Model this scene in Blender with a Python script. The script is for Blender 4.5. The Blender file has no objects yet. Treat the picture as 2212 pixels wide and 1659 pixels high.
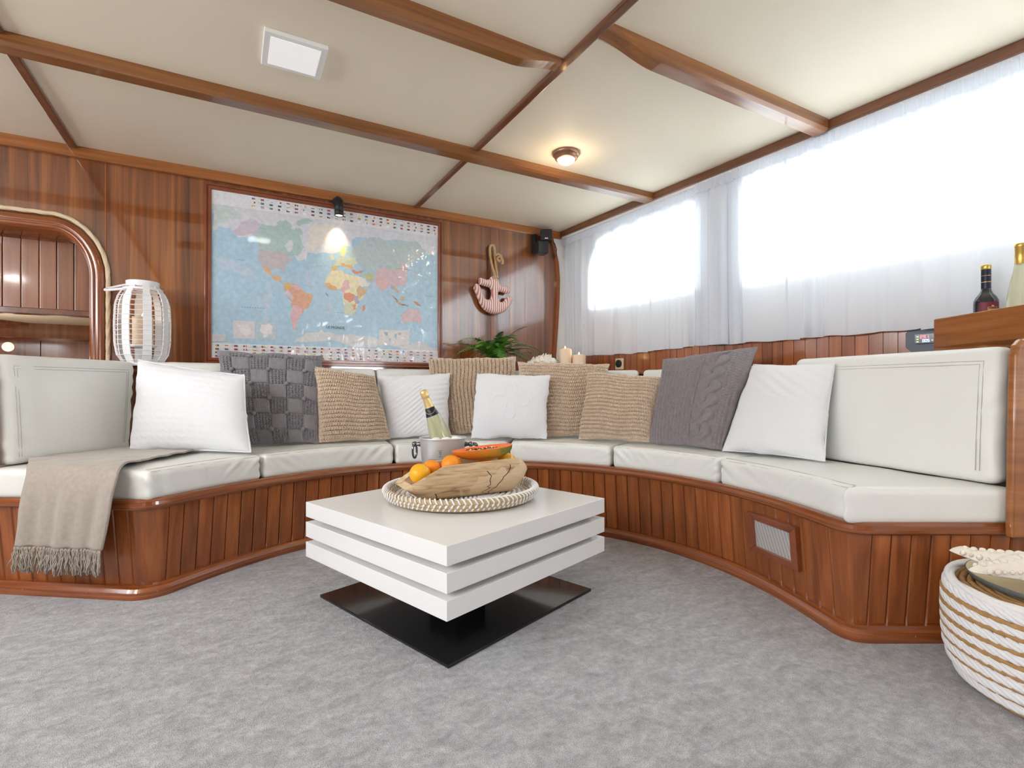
import bpy, bmesh, math, random
import numpy as np
from mathutils import Vector, Matrix

random.seed(4)
rng = np.random.default_rng(4)
S = bpy.context.scene
COL = S.collection
PI = math.pi

# ------------------------------------------------------------------ camera
F_PX = 1100.0
cam_d = bpy.data.cameras.new('camera')
cam = bpy.data.objects.new('camera', cam_d)
COL.objects.link(cam)
cam_d.sensor_fit = 'HORIZONTAL'
cam_d.sensor_width = 36.0
cam_d.lens = 36.0 * F_PX / 2212.0
cam_d.shift_y = 6.5 / 2212.0
cam_d.clip_start = 0.02
cam.location = (0, 0, 0.79)
cam.rotation_euler = (PI / 2, 0, math.radians(-29.0))
S.camera = cam

# ------------------------------------------------------------------ view + world
S.view_settings.view_transform = 'Standard'
S.view_settings.look = 'None'
S.view_settings.gamma = 1.0
S.view_settings.use_curve_mapping = False
S.view_settings.exposure = 0.12
S.cycles.use_denoising = True
S.cycles.max_bounces = 10
S.cycles.diffuse_bounces = 5
S.cycles.transparent_max_bounces = 12
S.cycles.sample_clamp_indirect = 6.0

W = bpy.data.worlds.new('world')
S.world = W
W.use_nodes = True
wn, wl = W.node_tree.nodes, W.node_tree.links
bg = wn['Background']
tc = wn.new('ShaderNodeTexCoord')
sep = wn.new('ShaderNodeSeparateXYZ')
cr = wn.new('ShaderNodeValToRGB')
mr = wn.new('ShaderNodeMapRange')
mr.inputs[1].default_value = -1
wl.new(tc.outputs['Generated'], sep.inputs[0])
wl.new(sep.outputs[2], mr.inputs[0])
wl.new(mr.outputs[0], cr.inputs[0])
cr.color_ramp.elements[0].position = 0.42
cr.color_ramp.elements[0].color = (0.30, 0.36, 0.42, 1)      # water in the harbour
cr.color_ramp.elements[1].position = 0.52
cr.color_ramp.elements[1].color = (0.90, 0.95, 1.0, 1)       # overcast sky
wl.new(cr.outputs[0], bg.inputs[0])
bg.inputs[1].default_value = 7.0


def area(name, loc, rot, sx, sy, power, col=(1, 1, 1)):
    d = bpy.data.lights.new(name, 'AREA')
    d.shape = 'RECTANGLE'
    d.size, d.size_y, d.energy, d.color = sx, sy, power, col
    o = bpy.data.objects.new(name, d)
    COL.objects.link(o)
    o.location, o.rotation_euler = loc, rot
    return o


# daylight through the starboard windows; the port and aft lights are added fill
area('daylight_starboard', (2.95, 1.35, 1.75), (0, math.radians(84), math.radians(-3)), 0.8, 3.6, 125, (0.90, 0.96, 1.0))
area('fill_port', (-2.62, 0.6, 1.60), (0, math.radians(-135), 0), 0.62, 4.4, 75, (0.95, 0.98, 1.0))
area('fill_aft', (2.0, -2.42, 1.1), (math.radians(140), 0, 0), 0.9, 0.7, 16, (0.95, 0.98, 1.0))
LED_SPOTS = [(.2125, 2.079), (-2.15, .9), (-2.15, -.5)]  # the panels to port are out of view, added as fill light
for k_, (x_, y_) in enumerate(LED_SPOTS):
    area('led_fill_light', (x_, y_, 2.028), (0, 0, 0), .17, .17, 1.2 if k_ == 0 else 16, (1.0, 0.97, 0.93))


# ------------------------------------------------------------------ helpers
def sr(r, g, b):
    f = lambda c: ((c / 255.0 + 0.055) / 1.055) ** 2.4 if c > 10 else c / 255.0 / 12.92
    return (f(r), f(g), f(b), 1.0)


def tag(o, label=None, cat=None, group=None, kind=None):
    if label: o['label'] = label
    if cat: o['category'] = cat
    if group: o['group'] = group
    if kind: o['kind'] = kind
    return o


def thing(name, label, cat, loc=(0, 0, 0), group=None, kind=None):
    o = bpy.data.objects.new(name, None)
    COL.objects.link(o)
    o.location = loc
    o.empty_display_size = 0.05
    return tag(o, label, cat, group, kind)


def wloc(o):
    v = Vector((0, 0, 0))
    while o is not None:
        v += o.location
        o = o.parent
    return v


def mesh_obj(name, v, f, mat, parent=None, smooth=False, uv=None, origin=None, bevel=0, bseg=2, col=None):
    """v in world coordinates; the object's origin is its parent's, or `origin`."""
    v = np.asarray(v, dtype=np.float64).reshape(-1, 3)
    base = wloc(parent) if parent is not None else Vector((0, 0, 0))
    org = Vector(origin) if origin is not None else base
    me = bpy.data.meshes.new(name)
    vv = v - np.array(org)
    if isinstance(f, np.ndarray) and f.ndim == 2:
        n = f.shape[1]
        me.vertices.add(len(vv))
        me.vertices.foreach_set('co', vv.ravel())
        me.loops.add(f.size)
        me.loops.foreach_set('vertex_index', f.ravel().astype(np.int32))
        me.polygons.add(len(f))
        me.polygons.foreach_set('loop_start', np.arange(0, f.size, n, dtype=np.int32))
        me.update(calc_edges=True)
    else:
        me.from_pydata(vv.tolist(), [], [list(map(int, q)) for q in f])
        me.update()
    if smooth:
        me.polygons.foreach_set('use_smooth', [True] * len(me.polygons))
    if uv is not None or col is not None:
        li = np.empty(len(me.loops), dtype=np.int32)
        me.loops.foreach_get('vertex_index', li)
    if uv is not None:
        ul = me.uv_layers.new(name='UVMap')
        ul.data.foreach_set('uv', np.asarray(uv, dtype=np.float32)[li].ravel())
    if col is not None:
        ca = me.color_attributes.new('Col', 'FLOAT_COLOR', 'POINT')
        ca.data.foreach_set('color', np.asarray(col, dtype=np.float32).ravel())
    for m in (mat if isinstance(mat, (list, tuple)) else [mat]):
        me.materials.append(m)
    o = bpy.data.objects.new(name, me)
    COL.objects.link(o)
    if parent is not None:
        o.parent = parent
    o.location = org - base
    if bevel:
        b = o.modifiers.new('bevel', 'BEVEL')
        b.width, b.segments, b.limit_method = bevel, bseg, 'ANGLE'
        b.angle_limit = math.radians(40)
    return o


class MB:
    """collects pieces that form ONE mesh"""
    def __init__(self):
        self.v, self.f, self.n, self.uv, self.c = [], [], 0, [], []

    def add(self, v, f, uv=None, col=None):
        v = np.asarray(v, float).reshape(-1, 3)
        self.v.append(v)
        f = [tuple(int(i) + self.n for i in q) for q in f]
        self.f += f
        self.n += len(v)
        self.uv.append(np.zeros((len(v), 2)) if uv is None else np.asarray(uv, float))
        self.c.append(np.tile((1, 1, 1, 1), (len(v), 1)) if col is None else np.tile(col, (len(v), 1)))
        return self

    def obj(self, name, mat, parent=None, col=False, **k):
        return mesh_obj(name, np.concatenate(self.v), self.f, mat, parent, uv=np.concatenate(self.uv),
                        col=np.concatenate(self.c) if col else None, **k)


BOXF = [(0, 3, 2, 1), (4, 5, 6, 7), (0, 1, 5, 4), (1, 2, 6, 5), (2, 3, 7, 6), (3, 0, 4, 7)]


def bx(x0, x1, y0, y1, z0, z1):
    return [(x0, y0, z0), (x1, y0, z0), (x1, y1, z0), (x0, y1, z0), (x0, y0, z1), (x1, y0, z1), (x1, y1, z1), (x0, y1, z1)], BOXF


def rot_z(v, a, c=(0, 0)):
    v = np.asarray(v, float).copy()
    x, y = v[:, 0] - c[0], v[:, 1] - c[1]
    v[:, 0] = c[0] + x * math.cos(a) - y * math.sin(a)
    v[:, 1] = c[1] + x * math.sin(a) + y * math.cos(a)
    return v


def rot_axis(v, axis, ang, c=(0, 0, 0)):
    R = np.array(Matrix.Rotation(ang, 3, Vector(axis)))
    return (np.asarray(v, float) - np.array(c)) @ R.T + np.array(c)


def prism(poly, z0, z1):
    """vertical prism over an (x, y) polygon (counter-clockwise or not)"""
    p = list(poly)
    a = sum(p[i][0] * p[(i + 1) % len(p)][1] - p[(i + 1) % len(p)][0] * p[i][1] for i in range(len(p)))
    if a < 0: p = p[::-1]
    n = len(p)
    v = [(x, y, z0) for x, y in p] + [(x, y, z1) for x, y in p]
    f = [tuple(range(n - 1, -1, -1)), tuple(range(n, 2 * n))]
    f += [(i, (i + 1) % n, n + (i + 1) % n, n + i) for i in range(n)]
    return v, f


def lathe(prof, n=32, c=(0, 0, 0), close=False):
    v, f, uv = [], [], []
    m = len(prof)
    for j in range(n):
        a = 2 * PI * j / n
        for i, (r, z) in enumerate(prof):
            v.append((c[0] + r * math.cos(a), c[1] + r * math.sin(a), c[2] + z))
            uv.append((j / n, i / m))
    for j in range(n):
        k = (j + 1) % n
        for i in range(m if close else m - 1):
            i2 = (i + 1) % m
            f.append((j * m + i, k * m + i, k * m + i2, j * m + i2))
    return v, f, uv


def frames(P, closed=False):
    P = np.asarray(P, float)
    if closed:
        T = np.roll(P, -1, 0) - np.roll(P, 1, 0)
    else:
        T = np.gradient(P, axis=0)
    T /= np.linalg.norm(T, axis=1)[:, None] + 1e-12
    return P, T


def tube(P, r, n=8, closed=False, flat=1.0, lobes=0, pitch=0.05, amp=0.0, cap=True):
    """round tube along a path; lobes/pitch/amp twist it like rope"""
    P, T = frames(P, closed)
    up = np.array([0, 0, 1.0])
    if abs(T[0] @ up) > 0.9: up = np.array([0, 1.0, 0])
    N = []
    u = up - T[0] * (T[0] @ up)
    u /= np.linalg.norm(u)
    for t in T:
        u = u - t * (t @ u)
        u /= np.linalg.norm(u) + 1e-12
        N.append(u)
    N = np.array(N)
    B = np.cross(T, N)
    L = np.concatenate([[0], np.cumsum(np.linalg.norm(np.diff(P, axis=0), axis=1))])
    rr = np.broadcast_to(np.asarray(r, float), (len(P),))
    a = 2 * PI * np.arange(n) / n
    ca, sa = np.cos(a), np.sin(a)
    R = rr[:, None] * np.ones(n)[None]
    if lobes:
        R = R * (1 - amp + amp * np.abs(np.cos((a[None] * lobes - 2 * PI * L[:, None] / pitch) / 2)) ** 0.7)
    V = P[:, None] + R[..., None] * (ca[None, :, None] * N[:, None] * flat + sa[None, :, None] * B[:, None])
    m = len(P)
    f = []
    for i in range(m if closed else m - 1):
        i2 = (i + 1) % m
        for j in range(n):
            j2 = (j + 1) % n
            f.append((i * n + j, i * n + j2, i2 * n + j2, i2 * n + j))
    if cap and not closed:
        f.append(tuple(range(n - 1, -1, -1)))
        f.append(tuple((m - 1) * n + j for j in range(n)))
    uv = np.stack(np.broadcast_arrays(L[:, None], a[None] * 0.02), -1).reshape(-1, 2)
    return V.reshape(-1, 3), f, uv


def sweep(P2, Nrm, prof, caps=True):
    """profile (offset along normal, z) swept along a level (x, y) path"""
    P2, Nrm = np.asarray(P2), np.asarray(Nrm)
    m, n = len(P2), len(prof)
    L = np.concatenate([[0], np.cumsum(np.linalg.norm(np.diff(P2, axis=0), axis=1))])
    v, uv = [], []
    for i in range(m):
        for j, (d, z) in enumerate(prof):
            q = P2[i] + Nrm[i] * d
            v.append((q[0], q[1], z))
            uv.append((L[i], 0.02 * j))
    f = []
    for i in range(m - 1):
        for j in range(n):
            j2 = (j + 1) % n
            f.append((i * n + j, (i + 1) * n + j, (i + 1) * n + j2, i * n + j2))
    if caps:
        f.append(tuple(range(n)))
        f.append(tuple((m - 1) * n + j for j in range(n - 1, -1, -1)))
    return v, f, uv


def grid(nu, nv, close_u=False):
    i, j = np.meshgrid(np.arange(nu if close_u else nu - 1), np.arange(nv - 1), indexing='ij')
    i2 = (i + 1) % nu
    return np.stack([i * nv + j, i2 * nv + j, i2 * nv + j + 1, i * nv + j + 1], -1).reshape(-1, 4)


def rbox(L, D, T, r, da, db, dc):
    """surface grid of a rounded block: local points, outward normals, quads"""
    na, nb, nc = max(2, int(L / da)), max(2, int(D / db)), max(2, int(T / dc))
    def ax(n, l):
        e = [0, 0.25 * r, 0.6 * r, r]
        mid = np.linspace(r, l - r, n)[1:-1]
        return np.array(e + list(mid) + [l - q for q in e[::-1]])
    A, Bq, Cq = ax(na, L), ax(nb, D), ax(nc, T)
    idx, pts, quads = {}, [], []
    def pid(i, j, k):
        if (i, j, k) not in idx:
            idx[(i, j, k)] = len(pts)
            pts.append((A[i], Bq[j], Cq[k]))
        return idx[(i, j, k)]
    I, J, K = len(A) - 1, len(Bq) - 1, len(Cq) - 1
    for i in range(I):
        for j in range(J):
            quads.append((pid(i, j, 0), pid(i, j + 1, 0), pid(i + 1, j + 1, 0), pid(i + 1, j, 0)))
            quads.append((pid(i, j, K), pid(i + 1, j, K), pid(i + 1, j + 1, K), pid(i, j + 1, K)))
    for i in range(I):
        for k in range(K):
            quads.append((pid(i, 0, k), pid(i + 1, 0, k), pid(i + 1, 0, k + 1), pid(i, 0, k + 1)))
            quads.append((pid(i, J, k), pid(i, J, k + 1), pid(i + 1, J, k + 1), pid(i + 1, J, k)))
    for j in range(J):
        for k in range(K):
            quads.append((pid(0, j, k), pid(0, j, k + 1), pid(0, j + 1, k + 1), pid(0, j + 1, k)))
            quads.append((pid(I, j, k), pid(I, j + 1, k), pid(I, j + 1, k + 1), pid(I, j, k + 1)))
    p = np.array(pts)
    c = np.clip(p, r, np.array([L, D, T]) - r)
    n = p - c
    n /= np.linalg.norm(n, axis=1)[:, None] + 1e-12
    return c + n * r, n, np.array(quads)


def wnoise(p, k, seed, n=6):
    """cheap smooth noise: a sum of random plane waves"""
    g = np.random.default_rng(seed)
    p = np.asarray(p, float)
    out = np.zeros(len(p))
    for _ in range(n):
        d = g.normal(size=p.shape[1])
        d /= np.linalg.norm(d)
        out += np.sin(p @ d * k * g.uniform(0.6, 1.6) + g.uniform(0, 6.28))
    return out / n ** 0.5


def ico(c, r, sub=2, sq=(1, 1, 1)):
    b = bmesh.new()
    bmesh.ops.create_icosphere(b, subdivisions=sub, radius=1)
    v = np.array([x.co[:] for x in b.verts]) * r * np.array(sq) + np.array(c)
    b.verts.ensure_lookup_table()
    f = [[x.index for x in q.verts] for q in b.faces]
    b.free()
    return v, f


# ------------------------------------------------------------------ materials
def newmat(name):
    m = bpy.data.materials.new(name)
    m.use_nodes = True
    n, l = m.node_tree.nodes, m.node_tree.links
    return m, n, l, n['Principled BSDF']


def pbr(name, col, rough=0.5, metal=0.0, coat=0.0, spec=0.5, emit=None, es=1.0, bump=0, bscale=200, var=0.0, vscale=8, trans=0, ior=1.45, sheen=0, coatr=0.05):
    m, n, l, b = newmat(name)
    b.inputs['Base Color'].default_value = col
    b.inputs['Roughness'].default_value = rough
    b.inputs['Metallic'].default_value = metal
    b.inputs['Coat Weight'].default_value = coat
    b.inputs['Coat Roughness'].default_value = coatr
    b.inputs['Specular IOR Level'].default_value = spec
    b.inputs['Transmission Weight'].default_value = trans
    b.inputs['IOR'].default_value = ior
    b.inputs['Sheen Weight'].default_value = sheen
    if emit:
        b.inputs['Emission Color'].default_value = emit
        b.inputs['Emission Strength'].default_value = es
    t = n.new('ShaderNodeTexCoord')
    if bump:
        q = n.new('ShaderNodeTexNoise')
        q.inputs['Scale'].default_value = bscale
        q.inputs['Detail'].default_value = 4
        u = n.new('ShaderNodeBump')
        u.inputs['Strength'].default_value = bump
        u.inputs['Distance'].default_value = 0.002
        l.new(t.outputs['Object'], q.inputs['Vector'])
        l.new(q.outputs['Fac'], u.inputs['Height'])
        l.new(u.outputs[0], b.inputs['Normal'])
    if var:
        q = n.new('ShaderNodeTexNoise')
        q.inputs['Scale'].default_value = vscale
        q.inputs['Detail'].default_value = 5
        h = n.new('ShaderNodeHueSaturation')
        h.inputs['Color'].default_value = col
        mp = n.new('ShaderNodeMapRange')
        mp.inputs[1].default_value, mp.inputs[2].default_value = 0.25, 0.75
        mp.inputs[3].default_value, mp.inputs[4].default_value = 1 - var, 1 + var
        l.new(t.outputs['Object'], q.inputs['Vector'])
        l.new(q.outputs['Fac'], mp.inputs[0])
        l.new(mp.outputs[0], h.inputs['Value'])
        l.new(h.outputs[0], b.inputs['Base Color'])
    return m


def wood(name, dark, mid, light, scale, uv=False, rough=0.28, coat=0.6, rnd=0.28, bump=0.05, contrast=1.0, coatr=0.07, cior=1.5):
    m, n, l, b = newmat(name)
    b.inputs['Coat IOR'].default_value = cior
    t = n.new('ShaderNodeTexCoord')
    oi = n.new('ShaderNodeObjectInfo')
    mul = n.new('ShaderNodeVectorMath'); mul.operation = 'SCALE'
    mul.inputs[0].default_value = (3.1, 5.7, 2.3)
    l.new(oi.outputs['Random'], mul.inputs['Scale'])
    ad = n.new('ShaderNodeVectorMath'); ad.operation = 'ADD'
    l.new(t.outputs['UV' if uv else 'Object'], ad.inputs[0])
    l.new(mul.outputs[0], ad.inputs[1])
    mp = n.new('ShaderNodeMapping')
    mp.inputs['Scale'].default_value = scale
    l.new(ad.outputs[0], mp.inputs['Vector'])
    a = n.new('ShaderNodeTexNoise')
    a.inputs['Scale'].default_value = 1.0
    a.inputs['Detail'].default_value = 7
    a.inputs['Roughness'].default_value = 0.62
    a.inputs['Distortion'].default_value = 0.35
    l.new(mp.outputs[0], a.inputs['Vector'])
    r = n.new('ShaderNodeValToRGB')
    e = r.color_ramp.elements
    e[0].position, e[0].color = 0.5 - 0.22 / contrast, dark
    e[1].position, e[1].color = 0.5 + 0.24 / contrast, light
    k = e.new(0.5); k.color = mid
    l.new(a.outputs['Fac'], r.inputs[0])
    h = n.new('ShaderNodeHueSaturation')
    vr = n.new('ShaderNodeMapRange')
    vr.inputs[3].default_value, vr.inputs[4].default_value = 1 - rnd, 1 + rnd
    l.new(oi.outputs['Random'], vr.inputs[0])
    l.new(vr.outputs[0], h.inputs['Value'])
    l.new(r.outputs[0], h.inputs['Color'])
    l.new(h.outputs[0], b.inputs['Base Color'])
    b.inputs['Roughness'].default_value = rough
    b.inputs['Coat Weight'].default_value = coat
    b.inputs['Coat Roughness'].default_value = coatr
    u = n.new('ShaderNodeBump')
    u.inputs['Strength'].default_value = bump
    u.inputs['Distance'].default_value = 0.002
    l.new(a.outputs['Fac'], u.inputs['Height'])
    l.new(u.outputs[0], b.inputs['Normal'])
    return m


WD, WM, WL = sr(74, 32, 14), sr(122, 58, 26), sr(160, 84, 40)
m_plank = wood('teak planks', sr(108, 56, 24), sr(148, 81, 38), sr(178, 107, 55), (30, 30, 1.2), rnd=0.18, contrast=.9, coat=.45, coatr=.12)
m_rail = wood('teak rail', sr(102, 51, 23), sr(138, 74, 35), sr(166, 97, 50), (2.2, 60, 1), uv=True, rnd=0.1, rough=0.22, coat=0.9)
m_veneer = wood('wall veneer', sr(78, 39, 14), sr(124, 67, 26), sr(162, 99, 44), (24, 24, 0.5), rnd=0.08, contrast=1.25, rough=0.3, coat=1.0, coatr=0.04, cior=1.85, bump=0.02)
m_beam = wood('beam wood x', sr(104, 62, 28), sr(138, 86, 42), sr(164, 108, 56), (1.2, 34, 34), rnd=0.14)
m_batten = wood('batten wood y', sr(84, 46, 24), sr(108, 62, 34), sr(130, 80, 46), (34, 1.2, 34), rnd=0.1)
m_light_trim = wood('light trim', sr(118, 66, 28), sr(152, 92, 44), sr(178, 116, 62), (1.5, 40, 40), rnd=0.04)
m_box = wood('shelf box wood', sr(128, 74, 32), sr(152, 92, 42), sr(172, 110, 56), (3, 3, 40), rnd=0.04)
m_frame = wood('frame wood', sr(112, 56, 34), sr(130, 68, 42), sr(146, 82, 52), (6, 6, 6), rnd=0.08)
m_alcove = wood('alcove wood', sr(104, 58, 34), sr(136, 82, 50), sr(160, 102, 66), (30, 30, 0.9), rnd=0.15)
m_dark = pbr('dark gap', sr(40, 20, 12), 0.8)
m_leather = pbr('cream leather', sr(228, 229, 225), 0.42, coat=0.12, coatr=0.35, bump=0.12, bscale=350, var=0.025, vscale=3)
m_seam = pbr('seam thread', sr(190, 188, 178), 0.7)
m_ceil = pbr('ceiling vinyl', sr(236, 224, 202), 0.62, bump=0.05, bscale=60, var=0.015, vscale=2)
m_white = pbr('white paint', sr(240, 239, 236), 0.5)
m_gloss = pbr('white lacquer', sr(236, 237, 238), 0.18, coat=0.3, coatr=0.05, spec=.35)
m_core = pbr('beige core', sr(150, 142, 130), 0.6)
m_black = pbr('black glass', sr(20, 20, 22), 0.16, coat=0.6, coatr=0.08, spec=0.5)
m_blackm = pbr('matt black', sr(30, 31, 34), 0.45)
m_cotton = pbr('white cotton', sr(226, 228, 232), 0.85, bump=0.25, bscale=700, sheen=0.1)
m_beige = pbr('beige wool', sr(208, 187, 165), 0.92, bump=0.5, bscale=900, var=0.10, vscale=40, sheen=0.2)
m_greyw = pbr('grey wool', sr(132, 129, 134), 0.92, bump=0.5, bscale=900, var=0.10, vscale=40, sheen=0.2)
m_greyc = pbr('mauve grey wool', sr(136, 128, 132), 0.92, bump=0.5, bscale=900, var=0.10, vscale=40, sheen=0.2)
m_throw = pbr('taupe throw', sr(168, 158, 148), 0.95, bump=0.6, bscale=500, var=0.10, vscale=60, sheen=0.3)
m_rope = pbr('cream rope', sr(212, 192, 160), 0.9, bump=0.3, bscale=500)
m_hemp = pbr('hemp rope', sr(186, 154, 112), 0.9, bump=0.3, bscale=500)
m_cane = pbr('white cane', sr(232, 232, 234), 0.5, var=0.03, vscale=30)
m_wax = pbr('candle wax', sr(238, 214, 186), 0.55)
m_wax.node_tree.nodes['Principled BSDF'].inputs['Subsurface Weight'].default_value = 0.3
m_wax.node_tree.nodes['Principled BSDF'].inputs['Subsurface Radius'].default_value = (0.03, 0.015, 0.008)
m_flame = pbr('flame', (1, 0.6, 0.2, 1), 0.5, emit=(1, 0.62, 0.22, 1), es=9)
m_alu = pbr('brushed aluminium', sr(214, 216, 220), 0.36, metal=0.55, bump=0.05, bscale=90)
m_chrome = pbr('chrome', sr(120, 122, 128), 0.16, metal=1.0)
m_brass = pbr('old brass', sr(150, 112, 88), 0.32, metal=0.7)
m_orange = pbr('orange peel', sr(246, 150, 30), 0.38, bump=0.35, bscale=320, var=0.06, vscale=20)
m_orange2 = pbr('yellow orange peel', sr(244, 178, 28), 0.38, bump=0.35, bscale=320, var=0.06, vscale=20)
m_shell = pbr('shell', sr(232, 224, 212), 0.6, bump=0.4, bscale=120, var=0.06, vscale=30)
m_seagrass = pbr('seagrass', sr(190, 168, 132), 0.85, bump=0.4, bscale=260, var=0.14, vscale=90)
m_wrope = pbr('white cotton rope', sr(234, 234, 236), 0.85, bump=0.35, bscale=420)
m_tan = pbr('tan straw', sr(176, 136, 88), 0.8, bump=0.4, bscale=300, var=0.12, vscale=60)
m_gold = pbr('gold foil', sr(206, 172, 92), 0.32, metal=0.75)
m_ledw = pbr('lamp panel', sr(240, 240, 240), 0.5, emit=(1, 0.99, 0.98, 1), es=0.30)
m_warm = pbr('warm lamp', (1, 0.85, 0.6, 1), 0.4, emit=(1, 0.80, 0.48, 1), es=5)

# ------------------------------------------------------------------ setting: floor, ceiling, walls
def carpet_mat():
    m, n, l, b = newmat('grey carpet')
    t = n.new('ShaderNodeTexCoord')
    def noise(sc, det, dist=0.0, stretch=None):
        q = n.new('ShaderNodeTexNoise')
        q.inputs['Scale'].default_value = sc
        q.inputs['Detail'].default_value = det
        q.inputs['Distortion'].default_value = dist
        if stretch:
            mp = n.new('ShaderNodeMapping')
            mp.inputs['Scale'].default_value = stretch
            mp.inputs['Rotation'].default_value = (0, 0, 0.5)
            l.new(t.outputs['Object'], mp.inputs['Vector'])
            l.new(mp.outputs[0], q.inputs['Vector'])
        else:
            l.new(t.outputs['Object'], q.inputs['Vector'])
        return q
    a = noise(13, 10, 0.5, (1, 1.8, 1))
    a.inputs['Roughness'].default_value = 0.68
    c = noise(55, 5, 0.3)
    f = noise(420, 3)
    def ramp(src, p0, c0, p1, c1):
        r = n.new('ShaderNodeValToRGB')
        r.color_ramp.elements[0].position, r.color_ramp.elements[0].color = p0, c0
        r.color_ramp.elements[1].position, r.color_ramp.elements[1].color = p1, c1
        l.new(src.outputs['Fac'], r.inputs[0])
        return r
    r1 = ramp(a, 0.30, sr(168, 169, 175), 0.68, sr(218, 219, 224))
    r2 = ramp(c, 0.30, (0.74, 0.74, 0.75, 1), 0.66, (1.1, 1.1, 1.1, 1))
    r3 = ramp(f, 0.30, (0.50, 0.50, 0.51, 1), 0.70, (1.28, 1.28, 1.28, 1))
    def mulc(x, y, fac=1.0):
        q = n.new('ShaderNodeMix'); q.data_type = 'RGBA'; q.blend_type = 'MULTIPLY'
        q.inputs[0].default_value = fac
        l.new(x, q.inputs[6]); l.new(y, q.inputs[7])
        return q.outputs[2]
    o = mulc(mulc(r1.outputs[0], r2.outputs[0], 0.8), r3.outputs[0], 0.9)
    l.new(o, b.inputs['Base Color'])
    b.inputs['Roughness'].default_value = 0.95
    b.inputs['Sheen Weight'].default_value = 0.25
    u = n.new('ShaderNodeBump'); u.inputs['Strength'].default_value = 0.9; u.inputs['Distance'].default_value = 0.006
    l.new(f.outputs['Fac'], u.inputs['Height'])
    u2 = n.new('ShaderNodeBump'); u2.inputs['Strength'].default_value = 0.5; u2.inputs['Distance'].default_value = 0.012
    l.new(c.outputs['Fac'], u2.inputs['Height']); l.new(u.outputs[0], u2.inputs['Normal'])
    l.new(u2.outputs[0], b.inputs['Normal'])
    return m


XW = lambda y: 2.42 + 0.06 * (3.45 - y)          # inner face of the starboard side
XC = lambda y: 2.372 + 0.06 * (3.45 - y)         # curtain plane
HC = 2.05

fl = mesh_obj('floor', *bx(-2.5, 2.9, -2.35, 5.2, -0.06, 0.0), carpet_mat(), origin=(0, 0, 0))
tag(fl, 'light grey mottled cut pile carpet covering the whole saloon floor', 'carpet', kind='structure')

ce = thing('ceiling', 'cream vinyl deckhead in panels between the brown wooden battens', 'ceiling', (0, 0, HC), kind='structure')
ys = [-2.35, 1.41, 2.48, 3.5]
xs = [-2.5, -0.71, 1.137, 2.9]
for i in range(3):
    for j in range(3):
        v, f = bx(xs[i], xs[i + 1], ys[j], ys[j + 1], HC, HC + 0.02)
        mesh_obj('panel', v, f, m_ceil, ce)

# back wall: veneer sheets with an arched opening on the left
wb = thing('wall_back', 'varnished brown veneer bulkhead behind the settee', 'wall', (0, 3.45, 0), kind='structure')
def arch(rx, rz, cx=-0.80, cz=1.37, n=14):
    return [(cx + rx * math.cos(a), cz + rz * math.sin(a)) for a in np.linspace(0, PI / 2, n)]
def xz_prism(poly, y0, y1):
    v, f = prism(poly, 0, 1)
    v = [(x, y0 + (y1 - y0) * k, z) for x, z, k in v]
    return v, f
ar = arch(0.185, 0.26)
sheet = [(-0.585, 0), (-0.585, HC), (-2.5, HC), (-2.5, 1.63), (-1.95, 1.63)] + ar[::-1] + [(-0.615, 0)]
mesh_obj('panel', *xz_prism(sheet, 3.45, 3.48), m_veneer, wb)
for x0, x1 in ((-0.581, 0.60), (0.60, 1.726), (1.730, 2.45)):
    mesh_obj('panel', *bx(x0, x1, 3.45, 3.48, 0, HC), m_veneer, wb)
mesh_obj('joint_strip', *bx(-0.586, -0.580, 3.446, 3.47, 0, HC), m_rail, wb)
mesh_obj('joint_strip', *bx(1.725, 1.731, 3.446, 3.47, 0, HC), m_rail, wb)
mesh_obj('backing', *bx(-0.6, 2.9, 3.48, 3.5, 0, HC), m_dark, wb)

# starboard wall: openings behind the curtain, narrow teak boards below
wr = thing('wall_right', 'white painted cabin side behind the sheer curtain with teak boards below', 'wall', (2.5, 1.4, 0), kind='structure')
WINS = [(2.12, 3.16, 1.36, 1.93), (0.05, 1.86, 1.34, 1.93)]
def wall_piece(y0, y1, z0, z1, d0=0.0, d1=0.06, mat=None, name='panel', parent=None):
    q = [(XW(y0) + d0, y0), (XW(y1) + d0, y1), (XW(y1) + d1, y1), (XW(y0) + d1, y0)]
    v, f = prism(q, z0, z1)
    return mesh_obj(name, v, f, mat or m_white, parent or wr)
wall_piece(-2.35, 3.5, 0, 1.34)
wall_piece(-2.35, 3.5, 1.93, HC)
wall_piece(3.16, 3.5, 1.34, 1.93)
wall_piece(1.86, 2.12, 1.34, 1.93)
wall_piece(-2.35, 0.05, 1.34, 1.93)
wall_piece(2.12, 3.16, 1.34, 1.36)
for cut in ([(3.16, 1.56), (3.14, 1.68), (3.09, 1.79), (3.02, 1.87), (2.90, 1.93), (3.16, 1.93)], [(3.16, 1.47), (3.13, 1.41), (3.08, 1.375), (3.02, 1.36), (3.16, 1.36)], [(1.86, 1.46), (1.84, 1.39), (1.80, 1.355), (1.74, 1.34), (1.86, 1.34)], [(2.12, 1.44), (2.135, 1.39), (2.17, 1.365), (2.22, 1.36), (2.12, 1.36)]):
    v, f = prism(cut, 0.0, 0.06)
    mesh_obj('corner_fillet', [(XW(a) + k, a, b) for a, b, k in v], f, m_white, wr)
y = 3.44
while y > 0.75:
    wall_piece(y - 0.054, y, 0.86, 1.05, -0.014, 0.0, m_plank, 'plank')
    y -= 0.0565
m_glass = bpy.data.materials.new('window glass')
m_glass.use_nodes = True
gn, gl = m_glass.node_tree.nodes, m_glass.node_tree.links
gn.remove(gn['Principled BSDF'])
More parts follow.
